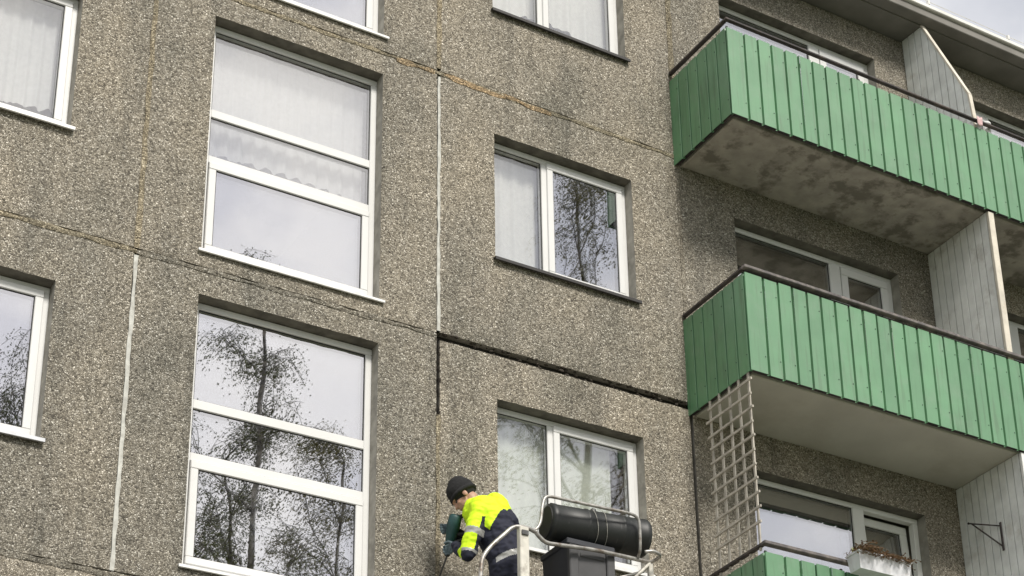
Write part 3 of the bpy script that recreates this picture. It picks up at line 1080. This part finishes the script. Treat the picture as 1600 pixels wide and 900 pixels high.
curtain('roller_blind', 'pale blind drawn behind the top balcony window', 3.2, 4.42, 2*H-1.85, 2*H-.49, M_BLIND, y=.36, pitch=3, amp=.002, cat='blind')

# ------------------------------------------------------------------ aerial work platform
RZ = -2.19
FLOOR = -3.30
L = empty('aerial_work_platform', (.7, -.75, 0))
tag(L, 'steel lift basket with bent tube rails carrying the worker', 'lift')
def smooth_path(pts, n=6):
    """Catmull-Rom through the points"""
    P = [Vector(p) for p in pts]; P = [P[0]*2-P[1]]+P+[P[-1]*2-P[-2]]
    res = []
    for i in range(1, len(P)-2):
        for s in range(n):
            t = s/n; a, b, c, d = P[i-1:i+3]
            res.append(.5*((2*b)+(c-a)*t+(2*a-5*b+4*c-d)*t*t+(3*b-a-3*c+d)*t**3))
    res.append(P[-2])
    return res
def pipe(name, pts, r, mat, curved=True, seg=12):
    mb = MB(); mb.tube(smooth_path(pts) if curved else pts, r, seg); return mb.build(name, mat, L, smooth=True)
# left end: rail runs from the wall side to the near corner post
pipe('left_rail', [(-.19, -1.03, -3.28), (-.19, -1.03, -2.80), (-.188, -1.03, -2.62), (-.172, -1.03, -2.50), (-.11, -1.035, -2.395), (.0, -1.045, -2.275), (.07, -1.05, -2.205), (.135, -1.055, RZ+.008), (.22, -1.053, RZ+.008), (.27, -1.045, RZ)], .0165, M_TUBE)
# hoop over the barrel
pipe('hoop_rail', [(.22, -1.052, RZ+.006), (.275, -1.05, RZ+.02), (.315, -1.05, RZ+.09), (.335, -1.05, RZ+.22), (.36, -1.05, RZ+.30), (.42, -1.052, RZ+.325), (.60, -1.06, RZ+.325), (.90, -1.075, RZ+.325), (1.10, -1.085, RZ+.325), (1.175, -1.085, RZ+.30), (1.195, -1.08, RZ+.23), (1.21, -1.05, RZ+.06), (1.22, -1.0, RZ+.005)], .0125, M_TUBE)
# near long rail
pipe('front_rail', [(.27, -1.045, RZ+.01), (.31, -1.035, RZ-.025), (.38, -1.03, RZ-.06), (.50, -1.025, RZ-.052), (.80, -1.01, RZ-.02), (1.10, -.99, RZ-.005), (1.34, -.98, RZ)], .0165, M_TUBE)
pipe('right_rail', [(1.34, -.98, RZ), (1.37, -1.02, RZ+.012), (1.36, -1.10, RZ+.015), (1.27, -1.15, RZ+.01), (1.20, -1.13, RZ)], .0135, M_TUBE)
pipe('right_rail', [(1.36, -.97, RZ), (1.38, -.75, RZ), (1.38, -.40, RZ)], .0165, M_TUBE)
pipe('rear_rail', [(-.19, -.36, -2.42), (.70, -.36, -2.42), (1.38, -.36, -2.42)], .0125, M_TUBE_PALE)
pipe('brace', [(1.14, -.98, RZ-.22), (1.34, -.985, RZ-.01)], .012, M_TUBE_PALE, False)
pipe('brace', [(1.02, -.80, RZ-.16), (1.37, -.85, RZ-.02)], .012, M_TUBE, False)
mb = MB(); mb.box(.118, .196, -1.085, -1.03, FLOOR, RZ+.004, bev=.006); mb.build('corner_post', M_TUBE_PALE, L)
mb = MB(); mb.box(.128, .186, -1.098, -1.086, RZ-.07, RZ-.03, bev=.003); mb.build('post_clamp', M_TUBE_DARK, L)
mb = MB(); mb.box(1.325, 1.365, -1.0, -.96, FLOOR, RZ-.017, bev=.006); mb.build('corner_post', M_TUBE_PALE, L)
mb = MB(); mb.box(-.21, -.17, -.38, -.34, FLOOR, -2.40, bev=.006); mb.build('corner_post', M_TUBE_DARK, L)
mb = MB(); mb.box(1.36, 1.40, -.38, -.34, FLOOR, RZ-.017, bev=.006); mb.build('corner_post', M_TUBE_PALE, L)
mb = MB(); mb.box(-.23, 1.42, -1.12, -.30, FLOOR-.06, FLOOR, bev=.006); mb.build('platform_floor', M_TUBE_DARK, L)
for (a, b, c, d) in ((-.23, 1.42, -1.12, -1.105), (-.23, 1.42, -.315, -.30)):
    mb = MB(); mb.box(a, b, c, d, FLOOR+.001, FLOOR+.15, bev=.004); mb.build('toe_board', M_TUBE, L)
pipe('mid_rail', [(.196, -1.05, -2.75), (1.325, -.98, -2.75)], .0125, M_TUBE, False)
mb = MB(); mb.tube([(.74, -.71, FLOOR-.06), (.74, -.71, FLOOR-.5), (.9, -1.6, -7.4), (1.1, -3.6, -9.6)], [.09, .09, .12, .15], 10); mb.build('boom', plain('boom_paint', (.55, .30, .05), .5), L, smooth=True)
mb = MB(); mb.box(.2, 2.0, -5.2, -2.9, -10.05, -9.45, bev=.05); mb.build('chassis', plain('chassis_paint', (.5, .28, .05), .5), L)
for wx in (.2, 2.0):
    for wy in (-4.8, -3.3):
        mb = MB(); s = -1 if wx < 1 else 1
        mb.tube([(wx, wy, -9.94), (wx+s*.22, wy, -9.94)], .35, 20); mb.build('wheel', M_GASKET, L)

# black barrel lying on top of the bin
BR = .157
A0, A1 = Vector((.515, -.800, -1.953)), Vector((1.365, -.905, -1.955))
ax = (A1-A0).normalized()
mt, n, l, b_ = mat_new('black_barrel_paint')
gm = n.new('ShaderNodeNewGeometry')
mpn = n.new('ShaderNodeMapping'); mpn.inputs['Scale'].default_value = (18, 4, 4)
tn = n.new('ShaderNodeTexNoise'); tn.inputs['Scale'].default_value = 3; tn.inputs['Detail'].default_value = 9; tn.inputs['Roughness'].default_value = .7
l.new(gm.outputs['Position'], mpn.inputs['Vector']); l.new(mpn.outputs[0], tn.inputs['Vector'])
rc = ramp(n, [(.60, (.012, .014, .014)), (.70, (.05, .052, .052)), (.80, (.22, .22, .21))]); l.new(tn.outputs['Fac'], rc.inputs['Fac'])
l.new(rc.outputs['Color'], b_.inputs['Base Color']); b_.inputs['Roughness'].default_value = .5
M_BARREL = mt
Bq = empty('barrel', (.9, -.85, -2.12+G))
tag(Bq, 'black scuffed drum lying on its side in the lift basket', 'barrel')
mb = MB()
prof = [(0, .10), (.004, .143), (.018, BR), (.05, BR), (.06, BR-.004), (.30, BR-.004), (.305, BR+.001), (.32, BR+.001), (.325, BR-.004), (.60, BR-.004), (.605, BR+.001), (.62, BR+.001), (.625, BR-.004), (.79, BR-.004), (.80, BR), (.83, BR), (.845, .145), (.85, .10)]
mb.tube([A0+ax*t for t, _ in prof], [r for _, r in prof], 32)
mb.build('shell', M_BARREL, Bq, smooth=True)
mb = MB(); c = A0+ax*.40+Vector((0, -.01, BR-.008)); mb.tube([c, c+Vector((0, 0, .028))], [.028, .022], 12); mb.build('bung', M_BARREL, Bq)
mb = MB(); c = A0-ax*.006; mb.tube([c, c+ax*.012], [.128, .134], 28); mb.build('end_plate', M_GASKET, Bq)
M_ROPE = plain('pale_cord', (.35, .34, .31), .8)
for s in (.37, .455):
    mb = MB()
    c = A0+ax*s; s1 = ax.cross(Vector((0, 0, 1))).normalized(); u1 = s1.cross(ax)
    pts = [c+ax*(.012*math.sin(a*2+s*9))+s1*math.cos(a)*(BR+.001)+u1*math.sin(a)*(BR+.001) for a in [i*math.pi*2/28 for i in range(29)]]
    mb.tube(pts, .0022, 6); mb.build('tie_cord', M_ROPE, Bq, smooth=True)

# grey plastic bin below it
NB = empty('plastic_bin', (.83, -.75, FLOOR+G))
tag(NB, 'dark grey ribbed plastic bin under the black drum', 'bin')
M_BIN = plain('grey_bin_plastic', (.055, .055, .058), .55, var=.2, scale=8)
M_BIN_D = plain('dark_bin_plastic', (.03, .032, .04), .6)
mb = MB(); frustum(mb, .62, 1.03, -.94, -.56, FLOOR+.005, -2.17, .03); mb.build('body', M_BIN_D, NB)
mb = MB(); mb.box(.608, 1.042, -.955, -.545, -2.17, -2.118, bev=.008); mb.build('rim', M_BIN_D, NB)
for (a, b) in ((.62, .70), (.955, 1.03)):
    mb = MB(); mb.box(a, b, -.968, -.92, -3.2, -2.172, bev=.008); mb.build('corner_rib', M_BIN, NB)
mb = MB(); mb.box(.701, .954, -.952, -.92, -3.2, -2.172, bev=.004); mb.build('front_panel', M_BIN, NB)
mb = MB(); mb.box(.72, .935, -.960, -.951, -2.26, -2.225, bev=.004); mb.build('rib', M_BIN, NB)

# ------------------------------------------------------------------ the worker
EF = Vector((-.82, .572, 0)).normalized()
EL = Vector((-.572, -.82, 0)).normalized()
QW = Vector((.230, -.620, -2.125))
def wp(f, l_, u):
    return QW+EF*f+EL*l_+Vector((0, 0, u))


def cap(mb, a, b, ra, rb, n=7):
    a, b = Vector(a), Vector(b)
    mb.tube([a+(b-a)*i/n for i in range(n+1)], [ra+(rb-ra)*i/n for i in range(n+1)], 14)
    mb.ball(a, ra, seg=14, rings=10); mb.ball(b, rb, seg=14, rings=10)


def chain(mb, pts):
    for (p, r), (q, s) in zip(pts, pts[1:]):
        cap(mb, wp(*p), wp(*q), r, s)


def remeshed(mb, voxel, smooth_it=4, fac=.5):
    me = bpy.data.meshes.new('tmp'); me.from_pydata([(x, y, z+G) for x, y, z in mb.v], [], mb.f); me.update()
    o = bpy.data.objects.new('tmp', me); COL.objects.link(o)
    r = o.modifiers.new('r', 'REMESH'); r.mode = 'VOXEL'; r.voxel_size = voxel
    s = o.modifiers.new('s', 'SMOOTH'); s.iterations = smooth_it; s.factor = fac
    dg = bpy.context.evaluated_depsgraph_get(); dg.update()
    res = bpy.data.meshes.new_from_object(o.evaluated_get(dg))
    bpy.data.objects.remove(o); bpy.data.meshes.remove(me)
    return res


def worker_part(name, mb, mats, parent, voxel, classify=None, folds=0.0, smooth_it=4, label=None):
    me = remeshed(mb, voxel, smooth_it)
    me.name = name
    loc = WLOC[parent.name]
    if folds:
        nrm = [v.normal.copy() for v in me.vertices]
        for v, nv_ in zip(me.vertices, nrm):
            p = v.co
            w = noise.noise(Vector((p.x*9, p.y*9, p.z*16)))*folds + noise.noise(Vector((p.x*24, p.y*24, p.z*40)))*folds*.45
            v.co = p+nv_*w
    me.materials.clear()
    for mt_ in mats: me.materials.append(mt_)
    if classify:
        for pl in me.polygons:
            c = pl.center; d = Vector((c.x, c.y, c.z-G))-QW
            pl.material_index = classify(d.dot(EF), d.dot(EL), d.z)
    for v in me.vertices: v.co = v.co-loc
    me.polygons.foreach_set('use_smooth', [True]*len(me.polygons))
    me.update()
    return link(name, me, loc, parent, label)


PW = empty('person', (QW.x+.05, QW.y-.03, FLOOR+G))
tag(PW, 'person in yellow and navy work jacket and black beanie bent over a drill', 'person')
M_SKIN = plain('skin', (.42, .24, .17), .55, var=.12, scale=25)
M_HIVIS = plain('hi_vis_yellow', (.62, .90, .012), .75, var=.06, scale=20)
M_NAVY = plain('navy_cloth', (.012, .014, .030), .85, var=.3, scale=30)
M_SILVER = plain('reflective_tape', (.38, .38, .37), .35, .2, var=.1, scale=30)
M_HAT = plain('black_knit', (.010, .010, .011), .95, var=.4, scale=60, bump=.004)
M_GLOVE = plain('grey_teal_glove', (.11, .15, .17), .8, var=.4, scale=50)
M_EYE = plain('eye_dark', (.02, .015, .012), .3)

SH_N, EL_N, HA_N = (.155, .17, .205), (.245, .185, -.155), (.375, -.045, .030)
SH_F, EL_F, HA_F = (.205, -.17, .235), (.30, -.235, .10), (.385, -.13, .235)
HEADC = Vector((.300, 0, .425))          # centre of the skull in (forward, left, up)
TILT = R(42)                             # head bowed forward
def hp(f, l_, u):
    c, s = math.cos(TILT), math.sin(TILT)
    return (HEADC.x+f*c+u*s, HEADC.y+l_, HEADC.z-f*s+u*c)
HM = Matrix((EF, EL, Vector((0, 0, 1)))).transposed() @ Matrix.Rotation(TILT, 3, 'Y')

body = MB()
body.ball(wp(*hp(-.012, 0, .035)), (.098, .078, .100), M=HM, seg=20, rings=14)      # cranium
body.ball(wp(*hp(.030, 0, -.045)), (.066, .060, .075), M=HM, seg=18, rings=12)      # face and jaw
body.ball(wp(*hp(.062, 0, -.100)), (.024, .024, .020), M=HM)                        # chin
body.ball(wp(*hp(.093, 0, -.030)), (.018, .013, .022), M=HM)                        # nose
body.ball(wp(*hp(.106, 0, -.043)), (.013, .015, .010), M=HM)
body.ball(wp(*hp(.080, 0, .008)), (.022, .055, .012), M=HM)                         # brow
body.ball(wp(*hp(.086, 0, -.072)), (.012, .022, .007), M=HM)                        # lips
for s in (-1, 1):
    body.ball(wp(*hp(-.010, s*.080, -.020)), (.020, .010, .032), M=HM)              # ears
    body.ball(wp(*hp(.062, s*.036, -.035)), (.022, .020, .018), M=HM)               # cheeks
chain(body, [(hp(-.03, 0, -.06), .058), ((.215, 0, .33), .062), ((.165, 0, .26), .075)])   # neck
for s in (-1, 1):
    chain(body, [((.13, s*.085, .24), .10), ((.03, s*.08, .02), .10), ((-.05, s*.08, -.26), .11)])
    chain(body, [((-.055, s*.095, -.30), .09), ((-.01, s*.11, -.70), .055), ((-.05, s*.115, -1.09), .04)])
    chain(body, [((-.06, s*.115, -1.10), .04), ((.10, s*.125, -1.125), .032)])
def arm(sh, el, ha):
    chain(body, [(sh, .055), (el, .043), (ha, .030)])
arm(SH_N, EL_N, HA_N); arm(SH_F, EL_F, HA_F)


def hand(mb, wrist, palm_dir, curl_dir, side):
    """palm, four bent fingers of unequal length and a thumb, closed round a grip"""
    w = Vector(wrist); d = Vector(palm_dir).normalized(); c = Vector(curl_dir).normalized()
    a = d.cross(c).normalized()
    pc = w+d*.05
    for t in (-.026, -.009, .009, .026):
        cap(mb, wp(*(w+a*t*.6)), wp(*(w+d*.075+a*t)), .015, .0125, 3)
    for t, ln in ((-.032, .060), (-.011, .072), (.011, .070), (.032, .055)):
        p0 = w+d*.078+a*t; p1 = p0+(d*.75+c*.65).normalized()*ln*.42; p2 = p1+(d*-.1+c).normalized()*ln*.36; p3 = p2+(d*-.85+c*.5).normalized()*ln*.3
        cap(mb, wp(*p0), wp(*p1), .0098, .0095, 2); cap(mb, wp(*p1), wp(*p2), .0095, .009, 2); cap(mb, wp(*p2), wp(*p3), .009, .008, 2)
    p0 = w+d*.025+a*side*.032; p1 = p0+(d*.6+a*side*.6+c*.4).normalized()*.034; p2 = p1+(d*.5+c*.9).normalized()*.03
    cap(mb, wp(*p0), wp(*p1), .012, .0105, 2); cap(mb, wp(*p1), wp(*p2), .0105, .009, 2)


hand(body, HA_N, (.45, -.75, .05), (.55, .1, -.2), 1)
hand(body, HA_F, (.6, -.1, -.1), (.2, .9, -.3), -1)
worker_part('body', body, [M_SKIN, M_GLOVE], PW, .0052,
            lambda f, l_, u: 1 if f > .345 and u < .29 and (u < .26) and l_ < .05 and f > .35 else 0, smooth_it=3)
eyes = MB()
for s in (-1, 1): eyes.ball(wp(*hp(.076, s*.032, -.016)), .0105, seg=8, rings=6)
eyes.build('eyes', M_EYE, PW, smooth=True)

hat = MB()
hat.ball(wp(*hp(-.016, 0, .050)), (.116, .094, .108), M=HM, seg=22, rings=14)
hat.ball(wp(*hp(-.03, 0, .105)), (.085, .075, .068), M=HM, seg=18, rings=12)
# turned-up brim ring
ring = [hp(.104*math.cos(a)-.014, .092*math.sin(a), .012+.010*math.cos(a)*1.2) for a in [i*2*math.pi/24 for i in range(25)]]
hat.tube([wp(*p) for p in ring], .017, 10, cap=False)
worker_part('beanie', hat, [M_HAT], PW, .006, folds=.003, smooth_it=3)

jk = MB()
for s in (-1, 1):
    chain(jk, [((.195, s*.07, .255), .105), ((.125, s*.10, .235), .135), ((.055, s*.10, .115), .15), ((-.01, s*.095, -.05), .148), ((-.05, s*.09, -.23), .145), ((-.055, s*.09, -.30), .148)])
chain(jk, [((.215, 0, .31), .080), ((.12, 0, .27), .13)])
chain(jk, [((.05, 0, .33), .10), ((-.02, 0, .16), .11)])
chain(jk, [((.262, .0, .285), .050), ((.225, .03, .325), .060)])      # stand collar
chain(jk, [(SH_N, .083), ((.195, .19, .04), .074), (EL_N, .062), ((.31, .08, -.07), .050), ((.352, .0, .008), .042)])
chain(jk, [(SH_F, .083), (EL_F, .062), ((.352, -.17, .18), .046)])


def seg_d(p, a, b):
    a, b = Vector(a), Vector(b); t = max(0, min(1, (p-a).dot(b-a)/(b-a).length_squared)); return (p-(a+(b-a)*t)).length, t


def jcls(f, l_, u):
    p = Vector((f, l_, u))
    for sh, el, ha in ((SH_N, EL_N, HA_N), (SH_F, EL_F, HA_F)):
        d1, t1 = seg_d(p, sh, el); d2, t2 = seg_d(p, el, ha)
        if d2 < .075 and d2 <= d1+.004 and t2 > .03:
            return 1 if t2 > .22 else 0
        if d1 < .092 and t1 > .18 and (abs(l_) > .15 or t1 > .5):
            if .46 < t1 < .60: return 2
            if t1 > .93: return 2 if t1 < .99 else 1
            if f < (Vector(sh).lerp(Vector(el), t1)).x-.045: return 1
            return 0
    zb = .085
    if f < .179: zb = .019+(f-.073)/.106*.076
    if f < .073: zb = .019+(.073-f)/.125*.235
    if f < -.052: zb = .254+(-.052-f)*1.6
    if u > zb: return 0
    k = u+.215-(-f-.0)*.40
    if -.023 < k < .023 and f < .03: return 2
    return 1


worker_part('jacket', jk, [M_HIVIS, M_NAVY, M_SILVER], PW, .0062, jcls, folds=.013, smooth_it=4)
tr_ = MB()
for s in (-1, 1):
    chain(tr_, [((-.055, s*.09, -.26), .125), ((-.05, s*.10, -.45), .105), ((-.01, s*.11, -.70), .078), ((-.05, s*.115, -1.07), .072)])
worker_part('trousers', tr_, [M_NAVY], PW, .009, folds=.008)
bt_ = MB()
for s in (-1, 1):
    chain(bt_, [((-.06, s*.115, -1.02), .062), ((-.055, s*.115, -1.11), .055), ((.09, s*.125, -1.13), .042)])
worker_part('boots', bt_, [M_GASKET], PW, .009)

# rotary hammer with its chisel in the joint
DT = empty('rotary_hammer', (-.02, -.30, -2.10+G))
tag(DT, 'dark teal rotary hammer chiselling the joint in the gloved hands of the worker', 'power tool')
M_TEAL = plain('teal_plastic', (.016, .060, .062), .5, var=.2, scale=20)
M_TBLK = plain('black_rubber', (.014, .014, .015), .7)
tt, tb, tip = Vector((-.045, -.385, -1.835)), Vector((-.035, -.235, -2.085)), Vector((.006, .012, -2.235))
dd = (tb-tt).normalized()
mb = MB(); mb.tube([tt, tt+dd*.015, tt+dd*.09, tt+dd*.14, tt+dd*.20, tt+dd*.255], [.034, .050, .053, .048, .040, .034], 16); mb.build('housing', M_TEAL, DT, smooth=True)
mb = MB(); mb.tube([tt+dd*.255, tt+dd*.27, tt+dd*.31, tt+dd*.335], [.032, .030, .026, .018], 14); mb.build('chuck', M_TBLK, DT, smooth=True)
mb = MB(); mb.tube([tt+dd*.33, tip], [.008, .007], 8); mb.build('chisel', M_TUBE_DARK, DT)
sd = dd.cross(EL).normalized()
if sd.dot(EF) > 0: sd = -sd
mb = MB(); mb.tube(smooth_path([tt+dd*.02+sd*.03, tt-dd*.02+sd*.09, tt+dd*.05+sd*.135, tt+dd*.13+sd*.10, tt+dd*.15+sd*.035]), .016, 10); mb.build('handle', M_TBLK, DT, smooth=True)
mb = MB(); mb.tube([tt+dd*.235+sd*.02, tt+dd*.225+EL*.05+sd*.06, tt+dd*.21+EL*.08+sd*.12], .014, 10); mb.build('side_grip', M_TBLK, DT, smooth=True)

# ------------------------------------------------------------------ birches across the lawn, mirrored in the panes
M_BARK = plain('birch_bark', (.20, .185, .16), .85, var=.5, scale=6, stain=((.03, .027, .025), 5, .45, .6))
M_LEAF = []
for i, c in enumerate(((.095, .105, .035), (.13, .12, .04), (.085, .10, .04))):
    mt, n, l, b_ = mat_new('birch_leaf')
    oi = n.new('ShaderNodeNewGeometry')
    r_ = ramp(n, [(0, tuple(q*.6 for q in c)), (1, tuple(q*1.5 for q in c))]); l.new(oi.outputs['Random Per Island'], r_.inputs['Fac'])
    l.new(r_.outputs['Color'], b_.inputs['Base Color']); b_.inputs['Roughness'].default_value = .55
    M_LEAF.append(mt)


def birch(x, y, h, spread, lean, seed, label, clear=.30, stems=1, leaf=1.0, lm=0):
    rnd = random.Random(seed); rl = random.Random(seed+1)
    T_ = empty('birch_tree', (x, y, 0))
    tag(T_, label, 'tree', 'birches on the lawn')
    wood, lv = MB(), MB()
    def leafs(p, k, s):
        for _ in range(k):
            q = p+Vector((rl.gauss(0, s), rl.gauss(0, s), rl.gauss(-s, s)))
            d = Vector((rl.uniform(-1, 1), rl.uniform(-1, 1), rl.uniform(-1.3, .2))).normalized()*rl.uniform(.03, .052)
            w = d.cross(Vector((rl.uniform(-1, 1), rl.uniform(-1, 1), rl.uniform(-1, 1)))).normalized()*.015
            lv.quad(q, q+d*.5+w, q+d, q+d*.5-w)
    def grow(p, d, ln, r, lev):
        n = (16, 8, 5, 4)[lev]
        pts, rr = [p], [r]
        dd_ = d.normalized()
        for i in range(n):
            k = (.022, .13, .17, .2)[lev]
            dd_ = (dd_+Vector((rnd.gauss(0, k), rnd.gauss(0, k), rnd.gauss(0, k*.5)+(.02, -.01, -.06, -.26)[lev]))).normalized()
            pts.append(pts[-1]+dd_*ln/n); rr.append(max(.0035, r*(1-.85*(i+1)/n)))
        wood.tube(pts, rr, (8, 5, 4, 3)[lev], cap=False)
        for i in range(1, n+1):
            t = i/n; q = pts[i]
            if lev == 0 and t > clear:
                for _ in range(rnd.choice((1, 2, 2))):
                    a = rnd.uniform(0, 6.283); up = .75+.8*t
                    f = (t-clear)/(1-clear)
                    bl = spread*(1.0-.62*f)*rnd.uniform(.55, 1.15)
                    grow(q, Vector((math.cos(a), math.sin(a), up)), bl, rr[i]*.5, 1)
            elif lev == 1 and t > .2:
                for _ in range(2):
                    a = rnd.uniform(0, 6.283)
                    grow(q, (dd_*.8+Vector((math.cos(a), math.sin(a), rnd.uniform(-.2, .6)))).normalized(), ln*rnd.uniform(.22, .4), max(.008, rr[i]*.5), 2)
            elif lev == 2:
                for _ in range(rnd.choice((0, 1, 1))):
                    a = rnd.uniform(0, 6.283)
                    grow(q, Vector((math.cos(a), math.sin(a), rnd.uniform(-.8, .3))), rnd.uniform(.25, .6), .005, 3)
            elif lev == 3:
                leafs(q, int(rl.choice((3, 4, 6, 8))*leaf+.5), .09)
    for s in range(stems):
        a = seed+s*2.5
        o_ = Vector((math.cos(a), math.sin(a), 0))*.14*s
        grow(Vector((x, y, 0))+o_, Vector((lean+.05*s*math.cos(a), .02*s, 1)), h*(1-.12*s), (.17-.035*s), 0)
    wood.build('trunk', M_BARK, T_, loc=Vector((x, y, 0)), smooth=True, abs_z=True)
    lv.build('crown', M_LEAF[lm], T_, loc=Vector((x, y, 0)), abs_z=True)
    return T_


birch(4.2, -14.2, 19.2, 3.6, .030, 11, 'two-stemmed birch mirrored in the lower tall window', .40, 2, 1.1, 0)
birch(.5, -14.8, 18.3, 3.4, .015, 23, 'slender birch mirrored at the left edge of the lower tall window', .40, 1, 1.1, 2)
birch(6.9, -17.5, 18.4, 3.6, -.02, 51, 'farther birch mirrored behind the two-stemmed one in the tall window', .38, 1, 1.0, 1)
birch(10.9, -14.0, 23.6, 4.2, .015, 37, 'tall birch mirrored in both two-light windows left of the balconies', .40, 1, 1.3, 1)
